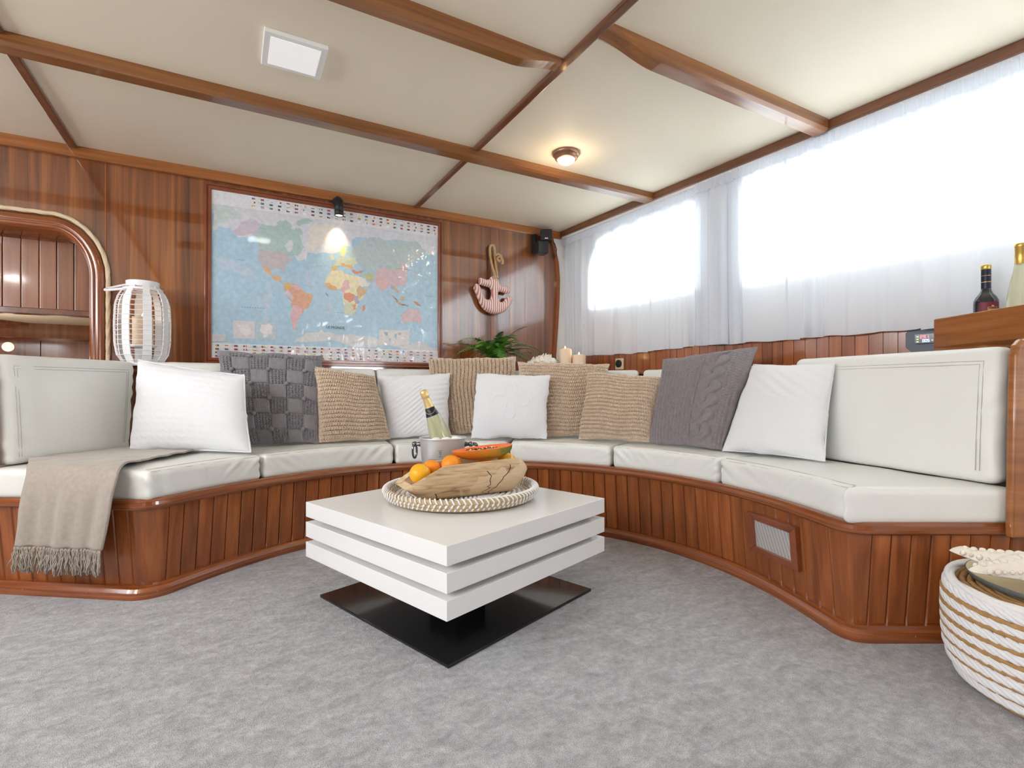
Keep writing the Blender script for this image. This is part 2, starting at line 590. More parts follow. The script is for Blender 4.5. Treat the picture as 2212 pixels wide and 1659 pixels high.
g1, g2, g3, g4 = gn.new('ShaderNodeBsdfTransparent'), gn.new('ShaderNodeBsdfGlossy'), gn.new('ShaderNodeMixShader'), gn.new('ShaderNodeFresnel')
g1.inputs[0].default_value = (0.95, 0.97, 0.96, 1)
g2.inputs['Roughness'].default_value = 0.02
gl.new(g4.outputs[0], g3.inputs[0]); gl.new(g1.outputs[0], g3.inputs[1]); gl.new(g2.outputs[0], g3.inputs[2])
gl.new(g3.outputs[0], gn['Material Output'].inputs[0])
def window(name, y0, y1, z0, z1, label):
    w = thing(name, label, 'window', (XW(y0), (y0 + y1) / 2, z0), kind='structure')
    wall_piece(y0 + .03, y1 - .03, z0 + .03, z1 - .03, 0.03, 0.036, m_glass, 'pane', w)
    for a in ((y0, y1, z0, z0 + .03), (y0, y1, z1 - .03, z1), (y0, y0 + .03, z0 + .03, z1 - .03), (y1 - .03, y1, z0 + .03, z1 - .03)):
        wall_piece(*a, 0.005, 0.055, m_white, 'frame', w)
window('window_1', *WINS[0], 'shorter cabin window behind the curtain near the corner')
window('window_2', *WINS[1], 'long cabin window behind the curtain beside the wine bottles')

# the sides that the photograph does not show: port and aft, each with window openings added for fill light
wlft = MB()
for a in ((-2.35, 3.5, 0, 1.3), (-2.35, 3.5, 1.94, HC), (2.85, 3.5, 1.3, 1.94), (-2.35, -1.65, 1.3, 1.94)):
    wlft.add(*bx(-2.56, -2.5, *a[:2], *a[2:]))
tag(wlft.obj('wall_left', m_veneer, origin=(-2.5, 0.5, 0)), 'veneered port side of the cabin with a window strip added for fill light', 'wall', kind='structure')
wf = MB()
for a in ((-2.5, 1.55, 0, HC), (2.45, 2.9, 0, HC), (1.55, 2.45, 0, 0.9), (1.55, 2.45, 1.6, HC)):
    wf.add(*bx(a[0], a[1], -2.4, -2.35, a[2], a[3]))
tag(wf.obj('wall_aft', m_veneer, origin=(0, -2.35, 0)), 'veneered aft bulkhead with a small window added for fill light', 'wall', kind='structure')

# ------------------------------------------------------------------ ceiling beams and trims
def beam(name, x0, x1, y0, y1, z0, label, taper=None):
    """taper = (end, length): the underside rises to the ceiling at that end"""
    t = 0.012
    xsn = np.unique(np.concatenate([[x0, x1], np.linspace(x0, x0 + .25, 10), np.linspace(x1 - .25, x1, 10)]))
    v, f = [], []
    for x in xsn:
        zb = z0
        if taper:
            e, Ln = taper
            q = (x - x0) / Ln if e < 0 else (x1 - x) / Ln
            q = min(1, max(0, q))
            q = q * q * (3 - 2 * q)
            zb = z0 + (HC - 0.016 - z0) * (1 - q)
        v += [(x, y0, HC), (x, y0, zb + min(t, (HC - zb) * .4)), (x, y0 + t, zb), (x, y1 - t, zb), (x, y1, zb + min(t, (HC - zb) * .4)), (x, y1, HC)]
    m = len(xsn)
    for i in range(m - 1):
        for j in range(5):
            f.append((i * 6 + j, (i + 1) * 6 + j, (i + 1) * 6 + j + 1, i * 6 + j + 1))
    f += [tuple(range(5, -1, -1)), tuple((m - 1) * 6 + j for j in range(6))]
    o = mesh_obj(name, v, f, m_beam, origin=((x0 + x1) / 2, (y0 + y1) / 2, z0))
    return tag(o, label, 'ceiling beam', kind='structure')
beam('ceiling_beam', -2.5, 2.40, 2.443, 2.528, 2.002, 'longest brown beam right across the ceiling in front of the map wall')
beam('ceiling_beam', -0.4, 1.118, 1.612, 1.685, 2.0, 'upper middle beam whose thin rounded end stops at the crossing batten', (1, 0.20))
beam('ceiling_beam', 1.152, 2.46, 1.372, 1.452, 1.994, 'beam from the crossing batten to the curtain, thin at its batten end', (-1, 0.26))
def batten(x0, x1, ya, yb, label):
    v, f = bx(x0, x1, ya, yb, HC - 0.016, HC)
    tag(mesh_obj('ceiling_batten', v, f, m_batten, origin=((x0 + x1) / 2, (ya + yb) / 2, HC), bevel=0.006), label, 'batten', kind='structure')
batten(1.116, 1.154, -0.6, 2.443, 'long narrow batten crossing the ceiling above the coffee table')
batten(1.120, 1.154, 2.528, 3.43, 'short batten between the long beam and the map wall')
batten(-0.735, -0.695, -0.6, 2.443, 'batten at the left edge of the ceiling before the long beam')
batten(-0.735, -0.695, 2.528, 3.43, 'short left batten from the long beam to the arched opening wall')

v, f = bx(-2.5, 2.37, 3.425, 3.45, 1.992, HC)
tag(mesh_obj('trim_1', v, f, m_light_trim, origin=(0, 3.44, 2), bevel=0.004), 'lighter wooden cornice along the top of the map wall', 'trim', kind='structure')
ya, yb = -1.2, 3.44
q = [(XC(ya) - .03, ya), (XC(yb) - .03, yb), (XC(yb) + .02, yb), (XC(ya) + .02, ya)]
v, f = prism(q, 2.006, HC)
tag(mesh_obj('trim_2', v, f, m_batten, origin=(2.45, 1.2, 2.0), bevel=0.005), 'brown wooden cornice above the curtain', 'trim', kind='structure')
q = [(XC(ya) - .012, ya), (XC(yb) - .012, yb), (XW(yb), yb), (XW(ya), ya)]
v, f = prism(q, 1.99, 2.006)
tag(mesh_obj('trim_3', v, f, m_white, origin=(2.45, 1.2, 2.0)), 'white strip under the cornice that carries the curtain', 'trim', kind='structure')
# curved moulding where the map wall meets the cabin side
cp = np.array([(2.262, 2.01), (2.29, 1.92), (2.322, 1.80), (2.334, 1.66), (2.330, 1.5), (2.318, 1.3), (2.297, 1.05), (2.29, .92)])
tt = np.linspace(0, 1, 40)
cpx = np.interp(tt, np.linspace(0, 1, len(cp)), cp[:, 0]); cpz = np.interp(tt, np.linspace(0, 1, len(cp)), cp[:, 1])
v, f = [], []
for i in range(40):
    v += [(cpx[i] - .012, 3.43, cpz[i]), (cpx[i] + .014, 3.43, cpz[i]), (cpx[i] + .014, 3.452, cpz[i]), (cpx[i] - .012, 3.452, cpz[i])]
for i in range(39):
    for j in range(4):
        f.append((i * 4 + j, (i + 1) * 4 + j, (i + 1) * 4 + (j + 1) % 4, i * 4 + (j + 1) % 4))
tag(mesh_obj('trim_4', v, f, m_rail, origin=(2.3, 3.44, .92)), 'thin curved wooden moulding in the corner beside the curtain', 'trim', kind='structure')
v = [];
for i in range(40):
    v += [(cpx[i] + .014, 3.444, cpz[i]), (2.46, 3.444, cpz[i])]
f = [(2 * i, 2 * i + 1, 2 * i + 3, 2 * i + 2) for i in range(39)]
tag(mesh_obj('wall_corner', v, f, m_white, origin=(2.4, 3.444, .92)), 'cream painted hull strip between the corner moulding and the curtain', 'wall', kind='structure')

# ------------------------------------------------------------------ the arched opening at the left
dr = thing('door_1', 'arched opening with a rounded varnished frame into the next cabin', 'doorway', (-1.0, 3.45, 0), kind='structure')
def arch_path(rx, rz, n=20):
    top = [(x, 1.37 + rz) for x in np.linspace(-2.0, -0.82, 16)]
    a = [(-0.80 + rx * math.cos(t), 1.37 + rz * math.sin(t)) for t in np.linspace(PI / 2, 0, n)]
    side = [(-0.80 + rx, z) for z in np.linspace(1.34, 0.0, 16)]
    return np.array(top + a + side)
outer, inner = arch_path(0.216, 0.296), arch_path(0.150, 0.226)
prof = [(0, 3.452), (0.0, 3.44), (.12, 3.432), (.3, 3.426), (.52, 3.425), (.60, 3.430), (.66, 3.424), (.85, 3.428), (1.0, 3.442), (1.0, 3.66)]
v, f, uv = [], [], []
m = len(outer)
for i in range(m):
    for k, (w, yy) in enumerate(prof):
        p = outer[i] * (1 - w) + inner[i] * w
        v.append((p[0], yy, p[1])); uv.append((i * 0.05, w * .07))
n_ = len(prof)
for i in range(m - 1):
    for k in range(n_ - 1):
        f.append((i * n_ + k, i * n_ + k + 1, (i + 1) * n_ + k + 1, (i + 1) * n_ + k))
mesh_obj('frame', v, f, m_rail, dr, smooth=True, uv=uv)
x = -0.612
while x > -2.0:
    v, f = bx(x - .0705, x, 3.66, 3.68, 1.205, 1.72)
    mesh_obj('plank', v, f, m_alcove, dr, bevel=0.003)
    # short boards of the sloping soffit above them
    sl = [(x - .0705, 3.50, 1.70), (x, 3.50, 1.70), (x, 3.66, 1.585), (x - .0705, 3.66, 1.585)]
    mesh_obj('soffit_board', sl + [(a, b, c + .012) for a, b, c in sl], BOXF, m_alcove, dr)
    x -= .0735
mesh_obj('backing', *bx(-2.0, -0.6, 3.681, 3.70, 1.2, 1.75), m_dark, dr)
mesh_obj('lintel', *bx(-2.0, -0.6, 3.64, 3.70, 1.182, 1.216), m_batten, dr, bevel=0.004)
mesh_obj('inner_ceiling', *bx(-2.4, -0.3, 3.70, 5.1, 1.235, 1.255), m_ceil, dr)
mesh_obj('inner_beam', *bx(-2.4, -0.3, 4.72, 4.86, 1.135, 1.235), m_alcove, dr)
vb = [(-1.80, 4.00, 1.215), (-1.74, 4.00, 1.215), (-1.22, 4.72, 1.215), (-1.28, 4.72, 1.215)]
mesh_obj('inner_batten', vb + [(a, b, c + .02) for a, b, c in vb], BOXF, m_alcove, dr)
mesh_obj('inner_rail', *bx(-2.4, -0.3, 4.86, 4.90, 1.125, 1.165), m_rail, dr)
for k in range(7):
    mesh_obj('inner_panel', *bx(-2.4 + .3 * k, -2.105 + .3 * k, 4.9, 4.93, 0, 1.235), m_alcove, dr)
mesh_obj('inner_backing', *bx(-2.45, -0.27, 4.94, 4.96, 0, 1.26), m_dark, dr)
for s_ in (-0.3, -2.42):
    mesh_obj('inner_side', *bx(s_, s_ + .03, 3.48, 5.1, 0, 1.26), m_alcove, dr)
v, f, uv = lathe([(0.0, 0), (.030, 0), (.034, .010), (.024, .022), (0, .026)], 20)
v = rot_axis(v, (1, 0, 0), PI / 2) + np.array((-1.375, 4.9, 1.075))
mesh_obj('inner_highlight', v, f, pbr('highlight glow', (1, .9, .75, 1), .4, emit=(1, .9, .72, 1), es=.9), dr, smooth=True)  # glowing disc stands in for a soft reflected highlight on the wall
pl = bpy.data.lights.new('next_cabin_fill', 'POINT'); pl.energy = 7; pl.color = (1, .88, .7); pl.shadow_soft_size = .08  # added fill light to brighten the next cabin
po = bpy.data.objects.new('next_cabin_fill', pl); COL.objects.link(po); po.location = (-1.3, 4.0, 0.9)

# rope round the arch
ro = [(-2.0, 1.678)] + [(-0.95 - .07 * k, 1.678) for k in range(14, -1, -1)]
ro = [(x, 1.682) for x in np.linspace(-2.0, -0.84, 60)] + [(-0.80 + .230 * math.cos(t), 1.37 + .312 * math.sin(t)) for t in np.linspace(PI / 2, 0, 40)] + [(-0.570, z) for z in np.linspace(1.355, 0.90, 50)]
ro = [(x, 3.437, z) for x, z in ro]
P = np.array(ro); Ls = np.concatenate([[0], np.cumsum(np.linalg.norm(np.diff(P, axis=0), axis=1))])
tq = np.linspace(0, Ls[-1], 700)
P = np.stack([np.interp(tq, Ls, P[:, i]) for i in range(3)], -1)
v, f, uv = tube(P, 0.0115, 14, lobes=3, pitch=0.075, amp=0.32)
tag(mesh_obj('rope_trim', v, f, m_rope, smooth=True, origin=(-.8, 3.44, .9)), 'twisted cream rope bordering the arched opening', 'rope')

# ------------------------------------------------------------------ sheer curtain
PLEATS = [(.42, .016, 1.9, .06, .9), (.66, .018, 2.0, .06, .8), (.98, .016, 2.2, .06, 1.0), (1.40, .016, 1.9, .06, 1.0), (1.56, .014, 2.0, .06, 1.0), (1.72, .013, 1.8, .06, .6), (1.90, .018, 2.1, .06, .8), (2.20, .022, 2.3, .08, 1.0), (2.27, .012, 1.8, .06, .5), (2.62, .02, 1.9, .06, .7), (2.86, .02, 2.0, .1, 1.0), (3.2, .02, 2.0, .06, .9)]
def curtain(ya_, yb_, dx, label, seed):
    ny, nz = int(380 * (ya_ - yb_)), 46
    ys_ = np.linspace(ya_, yb_, ny)
    g = np.random.default_rng(9)
    u = (3.46 - ys_)
    ph = np.cumsum(np.clip(1 + .55 * np.sin(u * 5.1 + 1 + seed) + .35 * np.sin(u * 11.7 + 2 * seed), .25, 2)) * (u[1] - u[0])
    f1 = np.sin(ph * 2 * PI / .165)
    f1 = np.sign(f1) * np.abs(f1) ** 0.8
    f2 = np.sin(ph * 2 * PI / .071 + .8)
    dens = 0.45 + 1.0 * np.exp(-((u - 1.42) / .22) ** 2) + .7 * np.exp(-((u - .15) / .2) ** 2) + .35 * np.exp(-((u - .75) / .15) ** 2)
    sharp = np.zeros(ny)
    for c_, a_, w_ in ((1.30, .018, .012), (1.50, -.022, .015), (1.62, .02, .01), (1.98, -.026, .014), (2.03, .02, .01), (.58, .016, .01), (.86, -.018, .012), (2.6, .014, .02), (2.9, -.012, .03)):
        sharp += a_ * np.exp(-((u - c_) / w_) ** 2)
    bottom = 1.032 + .005 * np.sin(u * 5) + .0025 * np.sin(u * 31) + .004 * np.sign(np.sin(u * 6.3 + .4)) - .02 * np.exp(-u / .4)
    V = np.zeros((ny, nz, 3)); UV = np.zeros((ny, nz, 2))
    for k in range(nz):
        t = k / (nz - 1)
        t2 = t ** 1.1
        z = 1.992 + (bottom - 1.992) * t2
        drop = min(1, t * 5)
        off = (f1 * .0135 * dens + f2 * .006 * dens + sharp * 1.2) * (0.25 + .75 * drop)
        off = off + .006 * np.sin(u * 3.1 + t * 2) * drop
        if t < .08:
            ruf = .005 * np.sin(u * 2 * PI / .021 + 2 * np.sin(u * 17)) * (1 - t / .08 * .6)
            off = off * .4 + ruf
        belly = -.012 * math.sin(PI * t) 
        V[:, k, 0] = XC(ys_) + dx + off + belly * .5
        pl_ = np.zeros(ny); px_ = np.zeros(ny)
        for c_, w_, b_, t0_, t1_ in PLEATS:
            c_ = c_ - (3.46 - ya_)
            du = (u - c_) / w_
            k_ = np.interp(t, [t0_ - .06, t0_, t1_, t1_ + .2], [0, 1, 1, .25])
            pl_ += b_ * w_ * du * np.exp(-du ** 2 / 2) * k_
            px_ += -.012 * du * np.exp(-du ** 2 / 2) * k_
        V[:, k, 0] += px_
        V[:, k, 1] = ys_ + pl_ - .006 * np.sin(u * 2 * PI / .17) * drop - (.03 * np.exp(-u / .2) * (t - .3))
        V[:, k, 2] = z
        UV[:, k, 0] = u; UV[:, k, 1] = t
    o = mesh_obj('curtain', V.reshape(-1, 3), grid(ny, nz), m_curt, smooth=True, uv=UV.reshape(-1, 2), origin=(2.45, (ya_ + yb_) / 2, 1.03))
    tag(o, label, 'curtain', 'sheer curtains over the cabin windows')
    # hem and the gathered heading as parts
    for nm, k0, k1, r_ in (('hem', nz - 3, nz - 1, .004),):
        Vh = V[:, k0:k1 + 1].copy(); Vh[:, :, 0] -= .0012
        mesh_obj(nm, Vh.reshape(-1, 3), grid(ny, k1 - k0 + 1), m_curt, o, smooth=True)
    n2 = int(480 * (ya_ - yb_))
    uu = np.linspace(3.46 - ya_, 3.46 - yb_, n2)
    Vr = np.zeros((n2, 7, 3))
    for k in range(7):
        t = k / 6
        rf = (.0075 * np.sin(uu * 2 * PI / .017 + 2.5 * np.sin(uu * 13)) + .004 * np.sin(uu * 2 * PI / .041)) * (.5 + .5 * abs(t - .4) * 2)
        Vr[:, k, 0] = XC(3.46 - uu) + dx - .012 + rf
        Vr[:, k, 1] = 3.46 - uu
        Vr[:, k, 2] = 1.997 - .055 * t + .004 * np.sin(uu * 90 + 3 * np.sin(uu * 21)) * (1 if k in (0, 6) else 0)
    mesh_obj('heading', Vr.reshape(-1, 3), grid(n2, 7), m_curt, o, smooth=True)
m_curt = bpy.data.materials.new('sheer voile')
m_curt.use_nodes = True
n, l = m_curt.node_tree.nodes, m_curt.node_tree.links
n.remove(n['Principled BSDF'])
d1, d2, d3 = n.new('ShaderNodeBsdfDiffuse'), n.new('ShaderNodeBsdfTranslucent'), n.new('ShaderNodeBsdfTransparent')
d1.inputs[0].default_value = (.88, .91, .97, 1)
d2.inputs[0].default_value = (.90, .92, .95, 1)
mx1, mx2 = n.new('ShaderNodeMixShader'), n.new('ShaderNodeMixShader')
mx1.inputs[0].default_value = 0.45
mx2.inputs[0].default_value = 0.10
l.new(d1.outputs[0], mx1.inputs[1]); l.new(d2.outputs[0], mx1.inputs[2])
l.new(mx1.outputs[0], mx2.inputs[1]); l.new(d3.outputs[0], mx2.inputs[2])
l.new(mx2.outputs[0], n['Material Output'].inputs[0])
curtain(3.46, 1.84, 0.014, 'shorter white sheer curtain between the room corner and the overlap of the curtains', 0)
curtain(2.13, -0.35, -0.006, 'longer white sheer curtain running from the overlap to behind the wine bottles', 1.7)

# ------------------------------------------------------------------ the curved settee
C0 = np.array([0.72, 1.60])
AX = 53.7
def r_in(a):
    return 1.125 + 0.065 * min(1.0, abs(a - AX) / 91.9) ** 7
def arc_pt(a):
    return C0 + r_in(a) * np.array([math.cos(math.radians(a)), math.sin(math.radians(a))])
def plan_path():
    E0, T1 = np.array([-1.25, 2.985]), np.array([-0.272, 2.283])
    T2, E1 = np.array([1.657, 0.866]), np.array([2.545, 0.372])
    arc = np.array([arc_pt(a) for a in np.linspace(145.0, -37.8, 240)])
    def cut(P, q, r): return P[np.linalg.norm(P - q, axis=1) > r]
    arc = cut(cut(arc, T1, .085), T2, .085)
    l1 = E0 + (T1 - E0) * np.linspace(0, 1, 60)[:, None]
    l1 = cut(l1, T1, .075)
    l2 = T2 + (E1 - T2) * np.linspace(0, 1, 60)[:, None]
    l2 = cut(l2, T2, .075)
    def bez(a, b, c):
        t = np.linspace(0, 1, 12)[1:-1, None]
        return a * (1 - t) ** 2 + 2 * b * t * (1 - t) + c * t * t
    P = np.concatenate([l1, bez(l1[-1], T1, arc[0]), arc, bez(arc[-1], T2, l2[0]), l2])
    L = np.concatenate([[0], np.cumsum(np.linalg.norm(np.diff(P, axis=0), axis=1))])
    s = np.linspace(0, L[-1], int(L[-1] / .01))
    P = np.stack([np.interp(s, L, P[:, 0]), np.interp(s, L, P[:, 1])], -1)
    T = np.gradient(P, axis=0); T /= np.linalg.norm(T, axis=1)[:, None]
    for _ in range(2):
        T[1:-1] = (T[:-2] + T[1:-1] + T[2:]) / 3
    T /= np.linalg.norm(T, axis=1)[:, None]
    return P, np.stack([T[:, 1], -T[:, 0]], -1), s
PP, PN, PS = plan_path()
def path_at(s):
    p = np.array([np.interp(s, PS, PP[:, 0]), np.interp(s, PS, PP[:, 1])])
    q = np.array([np.interp(s, PS, PN[:, 0]), np.interp(s, PS, PN[:, 1])])
    return p, q / np.linalg.norm(q)
def s_near(x, y):
    return PS[np.argmin(np.hypot(PP[:, 0] - x, PP[:, 1] - y))]

be = thing('settee_base', 'curved built-in teak settee base faced with upright boards', 'settee', (0.72, 2.75, 0))
prof = [(-.035, .334), (-.004, .334), (.001, .340), (.003, .350), (.001, .362), (-.006, .370), (-.014, .373), (-.035, .373)]
v, f, uv = sweep(PP, PN, prof[::-1])
mesh_obj('top_rail', v, f, m_rail, be, uv=uv, bevel=0.0)
prof = [(-.05, 0.0), (-.006, 0.0), (-.004, .012), (-.006, .026), (-.014, .038), (-.026, .045), (-.05, .046)]
v, f, uv = sweep(PP, PN, prof[::-1])
mesh_obj('plinth', v, f, m_rail, be, uv=uv)
v, f, uv = sweep(PP, PN, [(-.032, .335), (-.030, .335), (-.058, .03), (-.062, .03)])
mesh_obj('backing', v, f, m_dark, be)
sT1, sT2 = s_near(-.272, 2.283), s_near(1.657, .866)
s0 = s_near(-1.2, 2.95)
cuts = []
s = sT1 - .075
while s > .02: cuts.append((s - .059, s)); s -= .0616
cuts.append((sT1 - .0735, sT1 + .088))                               # bent corner board, left
s = sT1 + .0895
send = sT2 - .098
nP = int(round((send - s) / .0625)); wP = (send - s) / nP
for k in range(nP): cuts.append((s + k * wP, s + (k + 1) * wP - .0026))
cuts.append((sT2 - .0965, sT2 + .0735))                              # bent corner board, right
s = sT2 + .075
while s < PS[-1] - .06: cuts.append((s, s + .059)); s += .0616
for a, b in cuts:
    ws = b - a
    cols = [a, a + .0035] + list(np.linspace(a + .0035, b - .0035, max(2, int(ws / .02) + 1)))[1:-1] + [b - .0035, b]
    v, f = [], []
    for i, q in enumerate(cols):
        p, nn = path_at(q)
        dd = -.004 if i in (0, len(cols) - 1) else 0.0
        for z, d in ((.338, -.016), (.04, -.044)):
            e = p + nn * (d + dd)
            v.append((e[0], e[1], z))
        for z, d in ((.04, -.058), (.338, -.030)):
            e = p + nn * d
            v.append((e[0], e[1], z))
    for i in range(len(cols) - 1):
        for j in range(4):
            f.append((i * 4 + j, i * 4 + (j + 1) % 4, (i + 1) * 4 + (j + 1) % 4, (i + 1) * 4 + j))
    f += [(3, 2, 1, 0), tuple((len(cols) - 1) * 4 + j for j in range(4))]
    f = [q[::-1] for q in f]
    p, nn = path_at((a + b) / 2)
    mesh_obj('plank', v, f, m_plank, be)
# seat deck below the cushions
WALLP = [(-1.25, 3.42), (2.40, 3.42), (2.55, 0.42)]
dk = [tuple(PP[i] - PN[i] * .03) for i in range(0, len(PP), 6)]
dk = [(-1.2, 3.42)] + [q for q in dk if q[0] > -1.19 and q[0] < 2.5] + [(2.50, .45), (2.42, 3.40)]
v, f = prism(dk, .34, .366)
mesh_obj('seat_deck', v, f, m_dark, be)
# screw plugs along plinth and rail
mb = MB()
for s in list(np.arange(.15, PS[-1] - .1, .27)):
    p, nn = path_at(s)
    q, ff = ico((p[0] - nn[0] * .006, p[1] - nn[1] * .006, .022), .0035, 1)
    mb.add(q, ff)
o = mb.obj('screw_plug', m_brass, be, smooth=True)
o['kind'] = 'stuff'
# ventilation grille at the right
def vent():
    p, nn = path_at(s_near(1.785, 1.222))
    ctr = np.array([p[0], p[1], 0.212]) - np.array([nn[0], nn[1], 0]) * .025
    tx = np.array([-nn[1], nn[0], 0.0]); nz = np.array([nn[0], nn[1], 0.0])
    upv = np.array([nn[0] * .028 / .298, nn[1] * .028 / .298, 1.0]); upv /= np.linalg.norm(upv)
    nv = np.cross(tx, upv); nv = nv if nv @ nz > 0 else -nv
    def tr(v):
        v = np.asarray(v, float)
        return ctr + v[:, :1] * tx + v[:, 1:2] * nv + v[:, 2:3] * upv
    wo, ho, wi, hi = .128, .079, .098, .054
    for nm, q in (('rail', [(-wo, -ho), (wo, -ho), (wi, -hi), (-wi, -hi)]), ('rail', [(-wo, ho), (wo, ho), (wi, hi), (-wi, hi)]),
                  ('stile', [(-wo, -ho), (-wi, -hi), (-wi, hi), (-wo, ho)]), ('stile', [(wo, -ho), (wi, -hi), (wi, hi), (wo, ho)])):
        v = [(a, .002, b) for a, b in q] + [(a, .022, b) for a, b in q]
        yield nm, tr(v), BOXF, m_frame
    nx, nz_ = 40, 24
    gx, gz = np.meshgrid(np.linspace(-wi - .003, wi + .003, nx), np.linspace(-hi - .003, hi + .003, nz_), indexing='ij')
    v = np.stack([gx, 0 * gx + .009, gz], -1).reshape(-1, 3)
    yield 'mesh', tr(v), grid(nx, nz_), m_mesh
m_mesh, n, l, b = newmat('perforated sheet')
b.inputs['Metallic'].default_value = .5; b.inputs['Roughness'].default_value = .45
t = n.new('ShaderNodeTexCoord'); mp = n.new('ShaderNodeMapping'); mp.inputs['Rotation'].default_value = (0.4, .6, .785)
ck = n.new('ShaderNodeTexVoronoi'); ck.inputs['Scale'].default_value = 210; ck.inputs['Randomness'].default_value = 0.05
rp = n.new('ShaderNodeValToRGB'); rp.color_ramp.elements[0].position = .28; rp.color_ramp.elements[0].color = sr(110, 112, 116); rp.color_ramp.elements[1].position = .4; rp.color_ramp.elements[1].color = sr(222, 222, 220)
l.new(t.outputs['Object'], ck.inputs['Vector']); l.new(ck.outputs['Distance'], rp.inputs[0]); l.new(rp.outputs[0], b.inputs['Base Color'])
vg = None
for nm, v, f, mm in vent():
    if vg is None:
        vg = mesh_obj('vent_grille', v, f, mm, be, bevel=.002)
    else:
        mesh_obj(nm, v, f, mm, vg, bevel=.002 if nm != 'mesh' else 0)

# raked end boards
def end_board(base, dirv, lean, label):
    dirv = np.array(dirv) / np.linalg.norm(dirv)
    nn = np.array([-dirv[1], dirv[0]]); nn = nn if nn @ (np.array([0, 0]) - np.array(base)) > 0 else -nn
    prof = [(0, .335), (0, .70), (.0, .89), (.006, .92), (.022, .938), (.045, .944), (.52, .944), (.52, .335)]
    v, f = prism(prof, 0, .026)
    out = []
    for a, z, k in v:
        w = max(0, z - .46) / .46
        out.append((base[0] + dirv[0] * a + nn[0] * k + lean[0] * w, base[1] + dirv[1] * a + nn[1] * k + lean[1] * w, z))
    return tag(mesh_obj('end_board', out, f, m_box, origin=(base[0], base[1], .335), bevel=.008, bseg=3), label, 'panel')
end_board((2.066, .632), (.876, -.48), (.062, .010), 'varnished raked end board closing the settee beside the woven pouf')
end_board((-.770, 2.650), (-.81, .586), (-.040, .050), 'varnished raked end board closing the settee below the arched opening')

# ------------------------------------------------------------------ cushions
BP = [(-.80, 2.645), (-.445, 3.12), (-.36, 3.165), (1.37, 3.165), (2.225, 2.43), (2.245, 1.44), (2.075, .635)]
def back_at(t, pts):
    pts = np.array(pts, float)
    L = np.concatenate([[0], np.cumsum(np.linalg.norm(np.diff(pts, axis=0), axis=1))])
    return np.stack([np.interp(t * L[-1], L, pts[:, 0]), np.interp(t * L[-1], L, pts[:, 1])], -1)
def seat_cushion(a0, a1, b0, b1, label, mids=(), seed=0):
    """front edge: arc angles a0..a1 (or a point for a tip); back edge from b0 over mids to b1"""
    nA = 60
    fr = []
    for a in np.linspace(a0, a1, nA):
        s = s_near(*arc_pt(a))
        p, nn = path_at(s)
        fr.append(p - nn * .018)
    fr = np.array(fr)
    if a0 > 140:   # left tip
        tip = np.array([-.262, 2.30]); fr = np.array([tip] + [q for q in fr if np.linalg.norm(q - tip) > .05])
    if a1 < -34:
        tip = np.array([1.648, .882]); fr = np.array([q for q in fr if np.linalg.norm(q - tip) > .05] + [tip])
    L = np.linalg.norm(np.diff(fr, axis=0), axis=1).sum()
    bk = [b0] + list(mids) + [b1]
    Lb = np.linalg.norm(np.diff(np.array(bk), axis=0), axis=1).sum()
    D = np.linalg.norm(np.array(b0) + np.array(b1) - fr[0] - fr[-1]) / 2 * 1.1
    T = .112
    Lm = (L + Lb) / 2
    p, n, q = rbox(Lm, D, T, .022, .016, .024, .014)
    def mapf(p):
        u = np.clip(p[:, 0] / Lm, 0, 1); w = p[:, 1] / D * 1.12
        u2 = .003 + u * .994
        A = back_at(u2, fr); B = back_at(u2, bk)
        xy = A + (B - A) * w[:, None]
        return np.stack([xy[:, 0], xy[:, 1], .3665 + p[:, 2]], -1)
    # crown, wrinkles on the front face
    fz = np.clip(1 - p[:, 1] / .06, 0, 1) * np.clip(p[:, 2] / T * 1.4, 0, 1) * np.clip((T - p[:, 2]) / .02, 0, 1)
    ends = np.exp(-np.minimum(p[:, 0], Lm - p[:, 0]) / .13)
    q2 = np.stack([p[:, 0] + p[:, 2] * 1.3 * np.sign(Lm / 2 - p[:, 0]), p[:, 2] * .35], -1)
    wr = wnoise(q2, 95, 30 + seed, 5) * (.0016 + .0046 * ends) * fz
    top = np.clip((p[:, 2] - T + .02) / .02, 0, 1)
    crown = .006 * np.sin(PI * np.clip(p[:, 0] / Lm, 0, 1)) ** .5 * np.sin(PI * np.clip(p[:, 1] / D, 0, 1)) ** .5 * top
    soft = wnoise(p[:, :2], 22, 60 + seed, 5) * .0012 * top
    P = mapf(p)
    xyz2 = mapf(p + n * .001)
    nw = (xyz2 - P); nw /= np.linalg.norm(nw, axis=1)[:, None] + 1e-9
    P = P + nw * (wr + soft)[:, None]
    P[:, 2] += crown
    c = fr[len(fr) // 2]
    o = mesh_obj('seat_cushion', P, q, m_leather, smooth=True, origin=(c[0], c[1], .3665))
    tag(o, label, 'seat cushion', 'cream seat cushions of the settee')
    for k, (yy, zz) in enumerate(((.0075, T - .0055), (.026, T + .0012))):
        ln = np.linspace(.02, Lm - .02, 70)
        pl = np.stack([ln, np.full(70, yy), np.full(70, zz)], -1)
        W3 = mapf(pl)
        W3[:, 2] += (.006 * np.sin(PI * ln / Lm) ** .5 * math.sin(PI * yy / D) ** .5) if k else 0
        v, f, uv = tube(W3, .0011, 5)
        mesh_obj('stitching', v, f, m_seam, o, smooth=True)
    return o
def radial(a, k): return tuple(C0 + k * np.array([math.cos(math.radians(a)), math.sin(math.radians(a))]))
seat_cushion(144, 120.9, BP[0], (-.16, 3.165), 'seat cushion at the far left under the taupe throw', [BP[1], BP[2]], 1)
seat_cushion(120.5, 86.7, (-.155, 3.165), (.826, 3.165), 'seat cushion below the grey patchwork pillow', (), 2)
seat_cushion(86.3, 54.8, (.832, 3.165), (1.645, 2.93), 'seat cushion behind the ice bucket', [BP[3]], 3)
